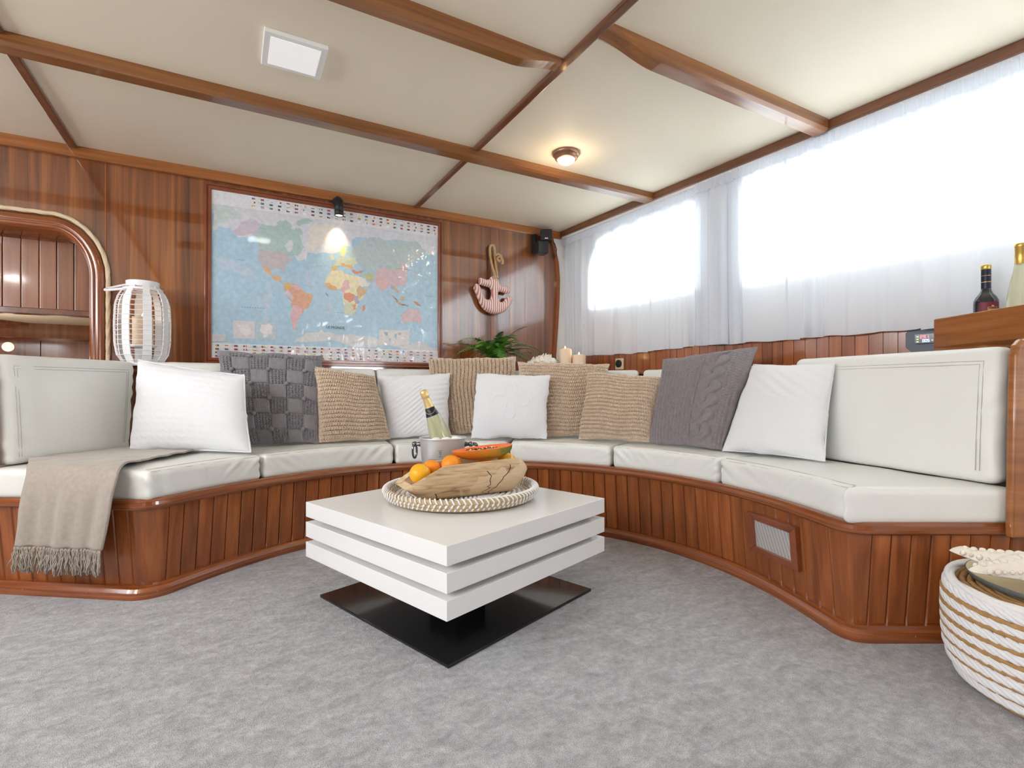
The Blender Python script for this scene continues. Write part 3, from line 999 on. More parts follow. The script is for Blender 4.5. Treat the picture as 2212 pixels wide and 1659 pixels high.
seat_cushion(54.4, 25.6, (1.655, 2.92), (2.226, 2.32), 'seat cushion right of the fruit bowl under the beige pillows', (), 4)
seat_cushion(25.2, -4.5, (2.227, 2.31), (2.243, 1.485), 'seat cushion below the cable knit pillow', (), 5)
seat_cushion(-4.9, -37, (2.243, 1.478), BP[6], 'large seat cushion at the right end beside the vent', (), 6)

def back_cushion(b0, b1, t0, t1, zt, label, T=.095, seed=0, zb=.484):
    """front face from bottom edge b0-b1 to top edge t0-t1 (left to right), thickness towards the wall"""
    b0, b1, t0, t1 = (np.array(q, float) for q in (b0, b1, t0, t1))
    L = np.linalg.norm(t1 - t0); Hh = zt - zb
    p, n, q = rbox(L, Hh, T, .028, .016, .016, .018)
    def mapf(p):
        u = p[:, 0:1] / L; w = p[:, 1:2] / Hh
        B = b0 + (b1 - b0) * u; Tt = t0 + (t1 - t0) * u
        xy = B + (Tt - B) * w
        d = (t1 - t0) / L
        nn = np.array([-d[1], d[0]])
        xy = xy + nn * p[:, 2:3]
        return np.concatenate([xy, zb + p[:, 1:2]], 1)
    front = np.clip(1 - p[:, 2] / .03, 0, 1)
    wr = wnoise(np.stack([p[:, 0], p[:, 1] * .25], -1), 40, 90 + seed, 5) * .0022 * front
    e = np.exp(-p[:, 0] / .07) + np.exp(-(L - p[:, 0]) / .07)
    wr = wr + wnoise(np.stack([p[:, 0] * .6 + p[:, 1] * .6, p[:, 1]], -1), 70, 120 + seed, 4) * .0036 * np.clip(e, 0, 1) * np.clip(1 - p[:, 2] / .08, 0, 1)
    crown = .012 * (np.clip(np.sin(PI * p[:, 0] / L), 0, 1) * np.clip(np.sin(PI * p[:, 1] / Hh), 0, 1)) ** .5 * front
    P = mapf(p); P2 = mapf(p + n * .001)
    nw = P2 - P; nw /= np.linalg.norm(nw, axis=1)[:, None] + 1e-9
    P = P + nw * (wr + crown)[:, None]
    m = (b0 + b1) / 2
    o = mesh_obj('back_cushion', P, q, m_leather, smooth=True, origin=(m[0], m[1], zb))
    tag(o, label, 'back cushion', 'cream back cushions of the settee')
    for off in (.045, .056):
        lp = [(off, .03), (off, Hh - off), (L - off, Hh - off), (L - off, .03)]
        Q = []
        for i in range(3):
            for t in np.linspace(0, 1, 40)[:-1]:
                a = lp[i][0] + (lp[i + 1][0] - lp[i][0]) * t; b = lp[i][1] + (lp[i + 1][1] - lp[i][1]) * t
                cr_ = .0005 + .012 * (math.sin(PI * a / L) * math.sin(PI * b / Hh)) ** .5
                Q.append((a, b, -cr_ - .0003))
        Q = mapf(np.array(Q))
        v, f, uv = tube(Q, .0011, 5)
        mesh_obj('stitching', v, f, m_seam, o, smooth=True)
    return o
back_cushion((-.752, 2.672), (-.425, 3.098), (-.79, 2.722), (-.418, 3.212), .920, 'broad back cushion at the far left below the arched opening', seed=1)
back_cushion((-.385, 3.16), (.20, 3.16), (-.395, 3.222), (.20, 3.222), .922, 'back cushion below the white lantern', seed=2)
back_cushion((.206, 3.16), (.806, 3.16), (.206, 3.225), (.806, 3.225), .905, 'back cushion below the map, behind the grey patchwork pillow', seed=3)
back_cushion((.816, 3.16), (1.36, 3.16), (.816, 3.225), (1.395, 3.225), .907, 'back cushion below the map, behind the quilted white pillow', seed=4)
back_cushion((1.37, 3.155), (1.80, 2.79), (1.402, 3.215), (1.845, 2.834), .900, 'back cushion in front of the fern', seed=5)
back_cushion((1.805, 2.785), (2.22, 2.43), (1.85, 2.829), (2.288, 2.452), .898, 'back cushion in front of the two candles', seed=6)
back_cushion((2.226, 2.42), (2.24, 1.64), (2.292, 2.43), (2.304, 1.64), .898, 'back cushion below the teak boards behind the cable knit pillow', T=.085, seed=7)
back_cushion((2.243, 1.43), (2.076, .652), (2.306, 1.442), (2.142, .659), .920, 'broad back cushion at the right end below the bottle shelf', T=.085, seed=8)

# ledge behind the back cushions
inn = [(-.90, 2.84), (-.50, 3.335), (-.40, 3.328), (1.43, 3.328), (1.93, 2.92), (2.386, 2.52), (2.405, 1.43), (2.24, .66)]
out = [(2.56, .60), (XW(1.5) - .016, 1.5), (XW(2.5) - .016, 2.5), (XW(3.42) - .016, 3.42), (-.55, 3.42), (-.60, 3.41), (-1.25, 3.41)]
v, f = prism(inn + out, .872, .9)
tag(mesh_obj('ledge', v, f, m_plank, origin=(1.6, 3.3, .872), bevel=.003), 'wooden ledge behind the back cushions carrying the fern and the candles', 'shelf')

# ------------------------------------------------------------------ pillows
def pillow(name, corners, th, res, disp, mat, label, seed=0, concave=.03, origin=None, wrinkle=.003):
    TL, TR, BR, BL = (np.array(c, float) for c in corners)
    nrm = np.cross(TR - BL, TL - BR); nrm /= np.linalg.norm(nrm)
    if nrm @ (np.array([0.72, 1.6, .6]) - (TL + BR) / 2) < 0: nrm = -nrm
    Wd = (np.linalg.norm(TR - TL) + np.linalg.norm(BR - BL)) / 2
    Hd = (np.linalg.norm(TL - BL) + np.linalg.norm(TR - BR)) / 2
    def side(nx, ny, sgn, dd):
        # denser samples near the rim
        u = np.linspace(-1, 1, nx); w = np.linspace(-1, 1, ny)
        X, Y = np.meshgrid(u, w, indexing='ij')
        cx = X * (1 - concave * (1 - np.abs(Y) ** 1.5) * np.abs(X) ** 3)
        cy = Y * (1 - concave * (1 - np.abs(X) ** 1.5) * np.abs(Y) ** 3)
        pe = np.stack([X.ravel() * Wd / 2, Y.ravel() * Hd / 2], -1)
        ex = (wnoise(pe, 38, seed + 50, 5) * .0032 + wnoise(pe, 130, seed + 51, 4) * .0011).reshape(X.shape)
        ey = (wnoise(pe, 38, seed + 52, 5) * .0032 + wnoise(pe, 130, seed + 53, 4) * .0011).reshape(X.shape)
        rimf = np.maximum(np.abs(X), np.abs(Y)) ** 8
        cx = cx + ex * rimf * 2 / Wd; cy = cy + ey * rimf * 2 / Hd
        s, t = (cx + 1) / 2, (cy + 1) / 2
        base = (BL[None, None] * ((1 - s) * (1 - t))[..., None] + BR * (s * (1 - t))[..., None] + TL * ((1 - s) * t)[..., None] + TR * (s * t)[..., None])
        h = th * (np.clip((1 - np.abs(X) ** 2.6) * (1 - np.abs(Y) ** 2.6), 0, 1)) ** .55
        p2 = np.stack([(X * Wd / 2).ravel(), (Y * Hd / 2).ravel()], -1)
        rim = np.clip((1 - np.maximum(np.abs(X), np.abs(Y))) / .12, 0, 1)
        wv = wnoise(p2, 30, seed + 7, 6).reshape(X.shape) * wrinkle * (.4 + np.exp(-(1 - np.maximum(np.abs(X), np.abs(Y))) / .25))
        wv = wv * np.clip((1 - np.maximum(np.abs(X), np.abs(Y))) / .05, 0, 1)
        dsp = dd(p2[:, 0], p2[:, 1], Wd, Hd).reshape(X.shape) * (.25 + .75 * rim) if dd is not None else 0
        off = (h * (1.0 if sgn > 0 else .62) + (wv + dsp))
        P = base + nrm[None, None] * (sgn * off)[..., None]
        return P.reshape(-1, 3), p2
    P1, uv1 = side(res[0], res[1], 1, disp)
    g1 = grid(*res)
    rb = (40, 40)
    P2, uv2 = side(rb[0], rb[1], -1, None)
    g2 = grid(*rb) + len(P1)
    g2 = g2[:, ::-1]
    V = np.concatenate([P1, P2]); UV = np.concatenate([uv1, uv2])
    c = (BL + BR) / 2
    o = mesh_obj(name, V, np.concatenate([g1, g2]), mat, smooth=True, uv=UV, origin=c)
    tag(o, label, 'pillow')
    return o, nrm, (TL, TR, BR, BL), Wd, Hd

def knit_rows(row=.0205, st=.0125, amp=.0062, vert=False, wob=.004):
    def f(x, y, Wd, Hd):
        if vert: x, y = y, x
        y = y + wob * np.sin(x * 17 + 1.3) + wob * .6 * np.sin(x * 31)
        q = y / row
        k = np.floor(q)
        yl = (q - k - .5) * 2                              # -1..1 inside the row
        ph = x / st + .45 * np.abs(yl) + .37 * k
        a = np.sqrt(np.clip(1 - np.abs(yl) ** 2.6, 0, 1))
        strand = np.abs(np.cos(PI * ph)) ** .5
        hole = np.exp(-((np.abs(yl) - .93) / .30) ** 2) * np.exp(-(((ph % 1) - .5) / .26) ** 2)
        split = 1 - .5 * np.exp(-(yl / .14) ** 2)
        return amp * 2.1 * (a * (.40 + .60 * strand) * split - .5 - .9 * hole)
    return f
def knit_patch(x, y, Wd, Hd):
    sq = .083
    i, j = np.floor((x + .012) / sq), np.floor((y + .03) / sq)
    odd = (i + j) % 2
    # smooth stocking stitch
    ya = y / .0062; xa = x / .0075
    plain = .0012 * np.abs(np.cos(PI * (ya + .5 * np.abs((xa % 1) * 2 - 1)))) + .0006 * np.cos(2 * PI * xa)
    # zigzag ribs
    zz = x + .0042 * (np.abs(((y / .013) % 1) * 2 - 1) * 2 - 1)
    rib = .0115 * (np.abs(np.cos(PI * zz / .0155)) ** .7) - .0075
    u, w = ((x + .012) / sq) % 1, ((y + .03) / sq) % 1
    edge = np.minimum(np.minimum(u, 1 - u), np.minimum(w, 1 - w)) * sq
    seam = -.006 * np.exp(-(edge / .004) ** 2)
    puff = .004 * np.clip(edge / .02, 0, 1) ** .5
    return np.where(odd > .5, rib, plain + puff) + seam
def knit_cable(x, y, Wd, Hd):
    u = x + .03 * (y / Hd)                                   # lean of the stitches
    out = .0095 * (np.abs(np.cos(PI * u / .021)) ** .6) * (.35 + .65 * np.abs(np.cos(PI * y / .0150 + PI * .5 * (np.floor(u / .021) % 2))) ** .6) - .006
    for c, w_ in ((.085, .052), (.20, .0)):
        if not w_: continue
        m = np.clip(1.15 - np.abs(u - c) / w_, 0, 1) ** .5
        m = np.where(np.abs(u - c) < w_ * 1.15, 1, 0)
        ph = y / .15 * 2 * PI
        z = np.full_like(x, -.004)
        for k in range(2):
            cx = c + w_ * .55 * np.sin(ph + k * PI)
            up = np.cos(ph + k * PI)
            d = np.abs(u - cx) / (w_ * .52)
            z = np.maximum(z, np.where(d < 1, (.016 + .006 * up) * np.sqrt(np.clip(1 - d ** 2, 0, 1)) + .0012 * np.cos(2 * PI * (u - cx) / .009) - .002, -.004))
        z += .0008 * np.cos(2 * PI * y / .0065)
        out = np.where(m > 0, z, out)
    return out
def quilt_tiles(x, y, Wd, Hd):
    a, b = (x + y) / .09, (x - y) / .09
    u, w = np.abs((a % 1) - .5), np.abs((b % 1) - .5)
    band = np.clip(.2 - np.abs(np.maximum(u, w) - .3), 0, .2) / .2
    return .0024 * band * (1 + np.cos(2 * PI * (a - b) * 1.5)) * .5
def quilt_fan(x, y, Wd, Hd):
    r = np.hypot(x + .05, y + .02)
    return .0016 * np.sin(2 * PI * (x * .6 - y) / .028 + 3 * np.sin(x * 14)) * (x < .03) + .0013 * np.sin(2 * PI * y / .03 + 2 * np.sin(x * 20)) * (x >= .03)
def quilt_star(x, y, Wd, Hd):
    o = np.zeros_like(x)
    for dx, dy in ((.0, .02),):
        X, Y = x - dx, y - dy
        r, a = np.hypot(X, Y), np.arctan2(Y, X)
        o += .0034 * np.exp(-((r - .085 * np.abs(np.cos(2 * a)) - .02) / .007) ** 2) + .0018 * np.exp(-((r - .12) / .006) ** 2) * (np.sin(8 * a) > -.2)
    return o
def quilt_soft(x, y, Wd, Hd):
    return .0012 * np.sin(2 * PI * (x * .5 + y) / .05 + 2 * np.sin(x * 11)) * (y > .03) + .0006 * np.sin(2 * PI * x / .02) * np.exp(-((np.abs(x) - Wd * .44) / .02) ** 2)

def piping(p, r, mat, name, conc):
    o, nrm, (TL, TR, BR, BL), Wd, Hd = p
    Q = []
    for a, b, hor in ((TL, TR, 1), (TR, BR, 0), (BR, BL, 1), (BL, TL, 0)):
        ctr = (TL + TR + BR + BL) / 4
        for t in np.linspace(0, 1, 40)[:-1]:
            q = a + (b - a) * t
            k = conc * (1 - abs(2 * t - 1) ** 1.5)
            mid = (a + b) / 2
            Q.append(q + (ctr - mid) * k)
    v, f, uv = tube(np.array(Q), r, 7, closed=True)
    mesh_obj(name, v, f, mat, o, smooth=True)
Z = .4925
pw = pillow('pillow', [(-.391, 3.07, .922), (.061, 2.739, .845), (.085, 2.611, Z), (-.403, 2.92, Z + .004)], .085, (110, 100), quilt_tiles, m_cotton, 'white pillow at the far left with one corner on the taupe throw', 1, .035, wrinkle=.0035)
piping(pw, .0035, m_cotton, 'piping', .035)
pg = pillow('pillow', [(-.06, 3.155, .985), (.466, 3.035, .969), (.411, 2.87, Z), (.008, 2.95, Z)], .075, (330, 330), knit_patch, m_greyw, 'grey knitted pillow of patchwork squares with small bobbles', 2, .02)
# bobbles
mb = MB()
o, nrm, (TL, TR, BR, BL), Wd, Hd = pg
for i in range(-3, 4):
    for j in range(-3, 4):
        x, y = i * .083 - .012, j * .083 - .03
        if abs(x) > Wd / 2 * .9 or abs(y) > Hd / 2 * .9 or (i + j) % 2: continue
        s, t = x / Wd + .5, y / Hd + .5
        q = BL * (1 - s) * (1 - t) + BR * s * (1 - t) + TL * (1 - s) * t + TR * s * t
        h = .075 * ((1 - abs(2 * s - 1) ** 2.6) * (1 - abs(2 * t - 1) ** 2.6)) ** .55
        v, f = ico(q + nrm * (h + .006), .0115, 2, (1, 1, 1))
        mb.add(v, f)
b_ = mb.obj('bobble', m_greyw, o, smooth=True); b_['kind'] = 'stuff'
pa = pillow('pillow', [(.41, 2.985, .90), (.737, 2.985, .855), (.804, 2.871, Z), (.415, 2.867, Z)], .075, (290, 290), knit_rows(.0215, .0125, .0066), m_beige, 'beige chunky knit pillow beside the grey patchwork one', 3, .02)
pillow('pillow', [(.768, 3.04, .857), (1.199, 2.951, .875), (1.162, 2.885, Z), (.80, 2.95, Z)], .06, (120, 110), quilt_fan, m_cotton, 'white quilted pillow directly behind the ice bucket', 4, .03, wrinkle=.003)
pillow('pillow', [(1.113, 3.12, .972), (1.609, 2.85, .984), (1.551, 2.744, Z), (1.134, 3.03, Z)], .07, (320, 320), knit_rows(.0235, .0135, .0072, True), m_beige, 'beige knit pillow with vertical ribs in front of the fern', 5, .015)
pillow('pillow', [(1.286, 2.758, .873), (1.66, 2.531, .858), (1.589, 2.456, Z), (1.218, 2.691, Z)], .06, (120, 110), quilt_star, m_cotton, 'white pillow with an embroidered star between the beige pillows', 6, .025, wrinkle=.002)
pillow('pillow', [(1.574, 2.765, .946), (2.065, 2.475, .934), (1.928, 2.392, Z), (1.554, 2.609, Z)], .062, (320, 290), knit_rows(.0225, .0125, .0066), m_beige, 'beige knit pillow with horizontal ribs below the two candles', 7, .02, wrinkle=.004)
pillow('pillow', [(1.865, 2.43, .881), (2.08, 2.045, .843), (1.953, 2.015, Z), (1.752, 2.375, Z)], .085, (290, 280), knit_rows(.021, .0120, .0064), m_beige, 'beige knit pillow leaning against the mauve grey cable knit one', 8, .02, wrinkle=.004)
pillow('pillow', [(2.105, 2.065, .945), (2.30, 1.622, .990), (2.039, 1.626, Z), (1.947, 2.018, Z)], .07, (310, 320), knit_cable, m_greyc, 'mauve grey cable knit pillow with a raised twisted braid', 9, .02, wrinkle=.004)
pw = pillow('pillow', [(2.25, 1.612, .90), (2.225, 1.215, .886), (2.09, 1.181, Z), (2.026, 1.613, Z)], .075, (120, 110), quilt_soft, m_cotton, 'plain white pillow at the right end of the settee', 10, .035, wrinkle=.004)
piping(pw, .003, m_cotton, 'piping', .035)

# ------------------------------------------------------------------ throw with fringe
def throw():
    zs = .4935
    Lp = [(-.41, 3.06, zs), (-.54, 2.905, zs + .004), (-.64, 2.785, zs + .004), (-.690, 2.68, zs + .004), (-.664, 2.575, zs - .003), (-.655, 2.532, .452), (-.662, 2.525, .40), (-.668, 2.524, .33), (-.672, 2.527, .27), (-.682, 2.535, .205)]
    Rp = [(-.10, 2.83, zs), (-.19, 2.66, zs + .002), (-.30, 2.47, zs + .003), (-.338, 2.375, zs + .003), (-.348, 2.325, zs - .004), (-.352, 2.293, .448), (-.362, 2.292, .40), (-.37, 2.296, .33), (-.38, 2.302, .27), (-.394, 2.318, .205)]
    def curve(pts, n):
        pts = np.array(pts); L = np.concatenate([[0], np.cumsum(np.linalg.norm(np.diff(pts, axis=0), axis=1))])
        t = np.linspace(0, L[-1], n); out = np.stack([np.interp(t, L, pts[:, k]) for k in range(3)], -1)
        for _ in range(3): out[1:-1] = (out[:-2] + 2 * out[1:-1] + out[2:]) / 4
        return out
    n, m = 90, 50
    A, B = curve(Lp, n), curve(Rp, n)
    t = np.linspace(0, 1, m)
    V = A[:, None] * (1 - t[None, :, None]) + B[:, None] * t[None, :, None]
    nn = np.array([-.5927, -.8055, 0.0])
    hang = np.clip((.46 - V[..., 2]) / .12, 0, 1)
    ripple = (.006 * np.sin(t * 13 + 1)[None] + .004 * np.sin(t * 29)[None]) * hang
    V += nn * (ripple + .004)[..., None]
    seat = 1 - np.clip((.485 - V[..., 2]) / .02, 0, 1)
    V[..., 2] += np.abs(wnoise(V[..., :2].reshape(-1, 2), 26, 5).reshape(n, m)) * .0035 * seat
    o = mesh_obj('throw_blanket', V.reshape(-1, 3), grid(n, m), m_throw, smooth=True, origin=(-.5, 2.6, .2))
    sm = o.modifiers.new('thick', 'SOLIDIFY'); sm.thickness = .007; sm.offset = 1
    tag(o, 'taupe woven throw with a tasselled fringe draped over the left end of the settee', 'blanket')
    low = V[-1]
    g = np.random.default_rng(3)
    e = (low[-1] - low[0]); e /= np.linalg.norm(e)
    for k in range(26):
        tk = (k + .5) / 26
        p = low[0] * (1 - tk) + low[-1] * tk + nn * (.004 + .006 * math.sin(tk * 13 + 1))
        mbt = MB()
        v, f = ico(p + np.array([0, 0, -.006]), .0066, 1); mbt.add(v, f)
        for q in range(7):
            ln = g.uniform(.07, .098)
            dx, dn = g.normal(0, .010), g.normal(0.002, .006)
            zz = np.linspace(0, 1, 9)
            path = p + np.outer(zz, [0, 0, -ln]) + np.outer(zz ** 1.3 * dx + .002 * np.sin(zz * g.uniform(8, 16) + g.uniform(0, 6)), e) + np.outer(zz * dn + .0022 * np.sin(zz * g.uniform(8, 18) + g.uniform(0, 6)), nn)
            path[:, :] += e * g.normal(0, .003)
            v, f, uv = tube(path, .0021 + .0006 * np.sin(zz * 20), 5)
            mbt.add(v, f)
        mbt.obj('tassel', m_throw, o, smooth=True)
throw()

# ------------------------------------------------------------------ coffee table
TA, TCX, TCY = math.radians(19.2), .759, 1.797
def trot(v): return rot_z(v, TA, (TCX, TCY))
tb = thing('coffee_table', 'square white lacquered coffee table of three stacked slabs on a black base', 'table', (TCX, TCY, 0))
def tslab(name, h, z0, z1, mat, bev):
    v, f = bx(TCX - h, TCX + h, TCY - h, TCY + h, z0, z1)
    return mesh_obj(name, trot(v), f, mat, tb, bevel=bev, bseg=2)
tslab('base_plate', .364, 0.0005, .011, m_black, .002)
tslab('column', .075, .011, .156, m_blackm, .003)
for k in range(3): tslab('slab', .4005, .1555 + k * .0745, .1555 + k * .0745 + .0555, m_gloss, .0014)
for k in range(2): tslab('spacer', .352, .211 + k * .0745, .230 + k * .0745, m_core, 0)
TZ = .36

# ------------------------------------------------------------------ woven tray
TR = np.array([.795, 1.842, TZ])
ty = thing('woven_tray', 'round seagrass tray with white stitching on the coffee table', 'tray', tuple(TR))
mb = MB()
for k in range(13):
    r = .012 + k * .0205
    n_ = max(16, int(2 * PI * r / .012))
    P = [(TR[0] + r * math.cos(a), TR[1] + r * math.sin(a), TR[2] + .0105) for a in np.linspace(0, 2 * PI, n_, endpoint=False)]
    v, f, uv = tube(P, .0098, 8, closed=True); mb.add(v, f)
mb.obj('coil_base', m_seagrass, ty, smooth=True)
for k, (r, z) in enumerate(((.274, .016), (.283, .028))):
    P = [(TR[0] + r * math.cos(a), TR[1] + r * math.sin(a), TR[2] + z) for a in np.linspace(0, 2 * PI, 200, endpoint=False)]
    v, f, uv = tube(P, .0105, 9, closed=True); mesh_obj('coil', v, f, m_seagrass, ty, smooth=True)
P = [(TR[0] + .289 * math.cos(a), TR[1] + .289 * math.sin(a), TR[2] + .040) for a in np.linspace(0, 2 * PI, 900, endpoint=False)]
v, f, uv = tube(P, .0105, 14, closed=True, lobes=2, pitch=2 * PI * .289 / 60, amp=.2)
mesh_obj('rim_rope', v, f, m_seagrass, ty, smooth=True)
mb = MB()
def stitch(c, d, l_, r_):
    d = np.array(d) / np.linalg.norm(d)
    c = np.array(c)
    v, f, uv = tube([c - d * l_, c - d * l_ * .5 + 0, c, c + d * l_ * .5, c + d * l_], np.array([.4, 1, 1.1, 1, .4]) * r_, 6)
    mb.add(v, f)
for k in range(12):
    r = .022 + k * .0205
    n_ = max(5, int(2 * PI * r / .017))
    for i in range(n_):
        a = 2 * PI * (i + .5 * (k % 2)) / n_
        stitch((TR[0] + r * math.cos(a), TR[1] + r * math.sin(a), TR[2] + .0195), (math.cos(a + .5), math.sin(a + .5), 0), .0085, .0034)
for r, z in ((.2850, .017), (.2945, .029)):
    for i in range(92):
        a = 2 * PI * (i + (.5 if z > .02 else 0)) / 92
        stitch((TR[0] + r * math.cos(a), TR[1] + r * math.sin(a), TR[2] + z), (-math.sin(a) * .5, math.cos(a) * .5, .8), .0085, .0036)
    for i in range(80):
        a = 2 * PI * (i + (.5 if z > .02 else 0)) / 80
        stitch((TR[0] + (r - .022) * math.cos(a), TR[1] + (r - .022) * math.sin(a), TR[2] + z + .002), (-math.sin(a) * .5, math.cos(a) * .5, .8), .0085, .0034)
for i in range(96):
    a = 2 * PI * i / 96
    Q = []
    for w in np.linspace(-1.9, 1.9, 9):
        aa = a + .020 * w
        Q.append((TR[0] + (.289 + .0118 * math.sin(w)) * math.cos(aa), TR[1] + (.289 + .0118 * math.sin(w)) * math.sin(aa), TR[2] + .040 + .0118 * math.cos(w)))
    v, f, uv = tube(Q, .0029, 6); mb.add(v, f)
o = mb.obj('stitches', m_wrope, ty, smooth=True); o['kind'] = 'stuff'

# ------------------------------------------------------------------ hollowed log bowl
def bowl():
    c = np.array([.781, 1.775, .379])
    d = np.array([.999, -.034]) / np.linalg.norm([.999, -.034])          # log axis, away to the right
    ax_ = np.array([d[0], d[1], .02]); ax_ /= np.linalg.norm(ax_)
    sd = np.array([-d[1], d[0], 0.0])
    up = np.cross(ax_, sd)
    up = up if up[2] > 0 else -up
    def tr(a, s, z): return c + np.outer(a, ax_) + np.outer(s, sd) + np.outer(z, up)
    nL, nA = 80, 44
    # a dug-out: the rim runs level along the sides and drops at both obliquely cut ends
    def shell(k):
        out = []
        for i in range(nL):
            t = -1 + 2 * i / (nL - 1)
            t = math.copysign(abs(t) ** .8, t)
            e = max(0.0, (abs(t) - .45) / .55) if t < 0 else max(0.0, (t - .76) / .24)
            e2 = max(0.0, (abs(t) - .58) / .42) if t < 0 else max(0.0, (t - .70) / .30)
            ztop = (.132 - (.062 if t < 0 else .056) * e ** 1.15) + .006 * t
            zbot = .0 + (.052 if t < 0 else .062) * e2 ** 1.35
            w = .082 * (1 - (.30 if t < 0 else .60) * e2 ** 3) * (1 + .025 * math.sin(5 * t))
            if k:
                w *= .80; zbot = min(zbot + .020, ztop - .004)
            half = .252 if k == 0 else .232
            for j in range(nA):
                th = PI * j / (nA - 1)
                cs, sn = math.cos(th), math.sin(th)
                y_ = -w * math.copysign(abs(cs) ** .82, cs) * (1 + .10 * sn)
                z_ = ztop - (ztop - zbot) * sn ** .72
                wob = 1 + (.03 * math.sin(3.1 * t + th) + .02 * math.sin(9 * t + 2 * th)) * (k == 0) * sn
                push = .018 * sn * (1 if t > 0 else -.55) * e * 0
                out.append((t * half * (1 - .06 * sn * e2), y_ * wob, z_))
        return np.array(out)
    V, inn = shell(0), shell(1)
    rim_mask = None
    P = tr(V[:, 0], V[:, 1], V[:, 2]); Q = tr(inn[:, 0], inn[:, 1], inn[:, 2])
    g = grid(nL, nA)
    bw = thing('log_bowl', 'bowl carved from a split log lying on the woven tray', 'bowl', tuple(c))
    mesh_obj('log_outside', P, g, m_bark, bw, smooth=True)
    mesh_obj('hollow', Q, g[:, ::-1], m_carved, bw, smooth=True)
    gq = np.random.default_rng(17)
    Pg = P.reshape(nL, nA, 3)
    for i0, j0, j1, dr_ in ((60, 1, 20, -9), (45, 2, 17, 4), (20, 9, 22, 8)):           # drying cracks across the log
        path, ii = [], float(i0)
        for j in range(j0, j1):
            ii += gq.normal(0, .9) + dr_ / (j1 - j0)
            q0 = int(min(nL - 2, max(1, ii)))
            path.append(Pg[q0, j] + (Pg[q0 + 1, j] - Pg[q0, j]) * (ii - q0))
        path = np.array(path)
        vv, ff, uu = tube(path, np.interp(np.linspace(0, 1, len(path)), [0, .5, 1], [.0017, .0013, .0004]), 5)
        mesh_obj('crack', vv, ff, m_dark, bw)
    # cut faces: both long rims and both ends
    N = len(P)
    fr = []
    for i in range(nL - 1):
        fr.append((i * nA, (i + 1) * nA, N + (i + 1) * nA, N + i * nA))
        k = nA - 1
        fr.append((i * nA + k, N + i * nA + k, N + (i + 1) * nA + k, (i + 1) * nA + k))
    for j in range(nA - 1):
        fr.append((j, N + j, N + j + 1, j + 1))
        k = (nL - 1) * nA
        fr.append((k + j, k + j + 1, N + k + j + 1, N + k + j))
    mesh_obj('cut_rim', np.concatenate([P, Q]), fr, m_carved, bw)
    return tr
m_carved = wood('carved pale wood', sr(190, 164, 128), sr(218, 196, 162), sr(232, 214, 184), (14, 14, 60), rnd=0.02, rough=.6, coat=0, bump=.1)
m_bark, n, l, b = newmat('weathered log')
t = n.new('ShaderNodeTexCoord'); mp = n.new('ShaderNodeMapping'); mp.inputs['Rotation'].default_value = (0, 0, math.radians(2)); mp.inputs['Scale'].default_value = (9, 40, 70)
a = n.new('ShaderNodeTexNoise'); a.inputs['Scale'].default_value = 1; a.inputs['Detail'].default_value = 8; a.inputs['Distortion'].default_value = .8
l.new(t.outputs['Object'], mp.inputs[0]); l.new(mp.outputs[0], a.inputs['Vector'])
r = n.new('ShaderNodeValToRGB'); e = r.color_ramp.elements
e[0].position, e[0].color = .26, sr(122, 104, 84); e[1].position, e[1].color = .60, sr(218, 192, 156)
k = e.new(.42); k.color = sr(194, 162, 124)
l.new(a.outputs['Fac'], r.inputs[0])
a2 = n.new('ShaderNodeTexNoise'); a2.inputs['Scale'].default_value = 8; a2.inputs['Detail'].default_value = 2
l.new(t.outputs['Object'], a2.inputs['Vector'])
r2 = n.new('ShaderNodeValToRGB'); r2.color_ramp.elements[0].position = .54; r2.color_ramp.elements[1].position = .56; r2.color_ramp.elements[1].color = (.75, .75, .75, 1)
l.new(a2.outputs['Fac'], r2.inputs[0])
mx = n.new('ShaderNodeMix'); mx.data_type = 'RGBA'
l.new(r2.outputs[0], mx.inputs[0]); l.new(r.outputs[0], mx.inputs[6]); mx.inputs[7].default_value = sr(224, 202, 168)
l.new(mx.outputs[2], b.inputs['Base Color']); b.inputs['Roughness'].default_value = .75
u = n.new('ShaderNodeBump'); u.inputs['Strength'].default_value = .6; u.inputs['Distance'].default_value = .004
l.new(a.outputs['Fac'], u.inputs['Height']); l.new(u.outputs[0], b.inputs['Normal'])
btr = bowl()

def fruit(name, c, r, mat, label):
    v, f = ico(c, r, 4, (1, 1, .97))
    v += wnoise(v, 60, int(c[0] * 1000), 4)[:, None] * .0004
    o = mesh_obj(name, v, f, mat, smooth=True, origin=tuple(c))
    tag(o, label, 'orange', 'oranges in the log bowl')
    v, f = ico(np.array(c) + np.array([.3, .35, .88]) * r * .97, .003, 1, (1, 1, .5))
    mesh_obj('stem_scar', v, f, m_hemp, o, smooth=True)
fruit('orange', btr(np.array([-.178]), np.array([-.010]), np.array([.101]))[0], .0375, m_orange2, 'yellowest orange at the near left end of the log bowl')
fruit('orange', btr(np.array([-.120]), np.array([.034]), np.array([.106]))[0], .0355, m_orange, 'orange tucked behind the yellow one at the left end of the bowl')
fruit('orange', btr(np.array([-.050]), np.array([.008]), np.array([.120]))[0], .038, m_orange, 'orange in the middle of the bowl against the papaya')
fruit('orange', btr(np.array([.176]), np.array([-.002]), np.array([.113]))[0], .0375, m_orange2, 'orange at the far right end of the bowl under the papaya tip')
fruit('orange', btr(np.array([.105]), np.array([.048]), np.array([.140]))[0], .0375, m_orange, 'orange half hidden behind the papaya')

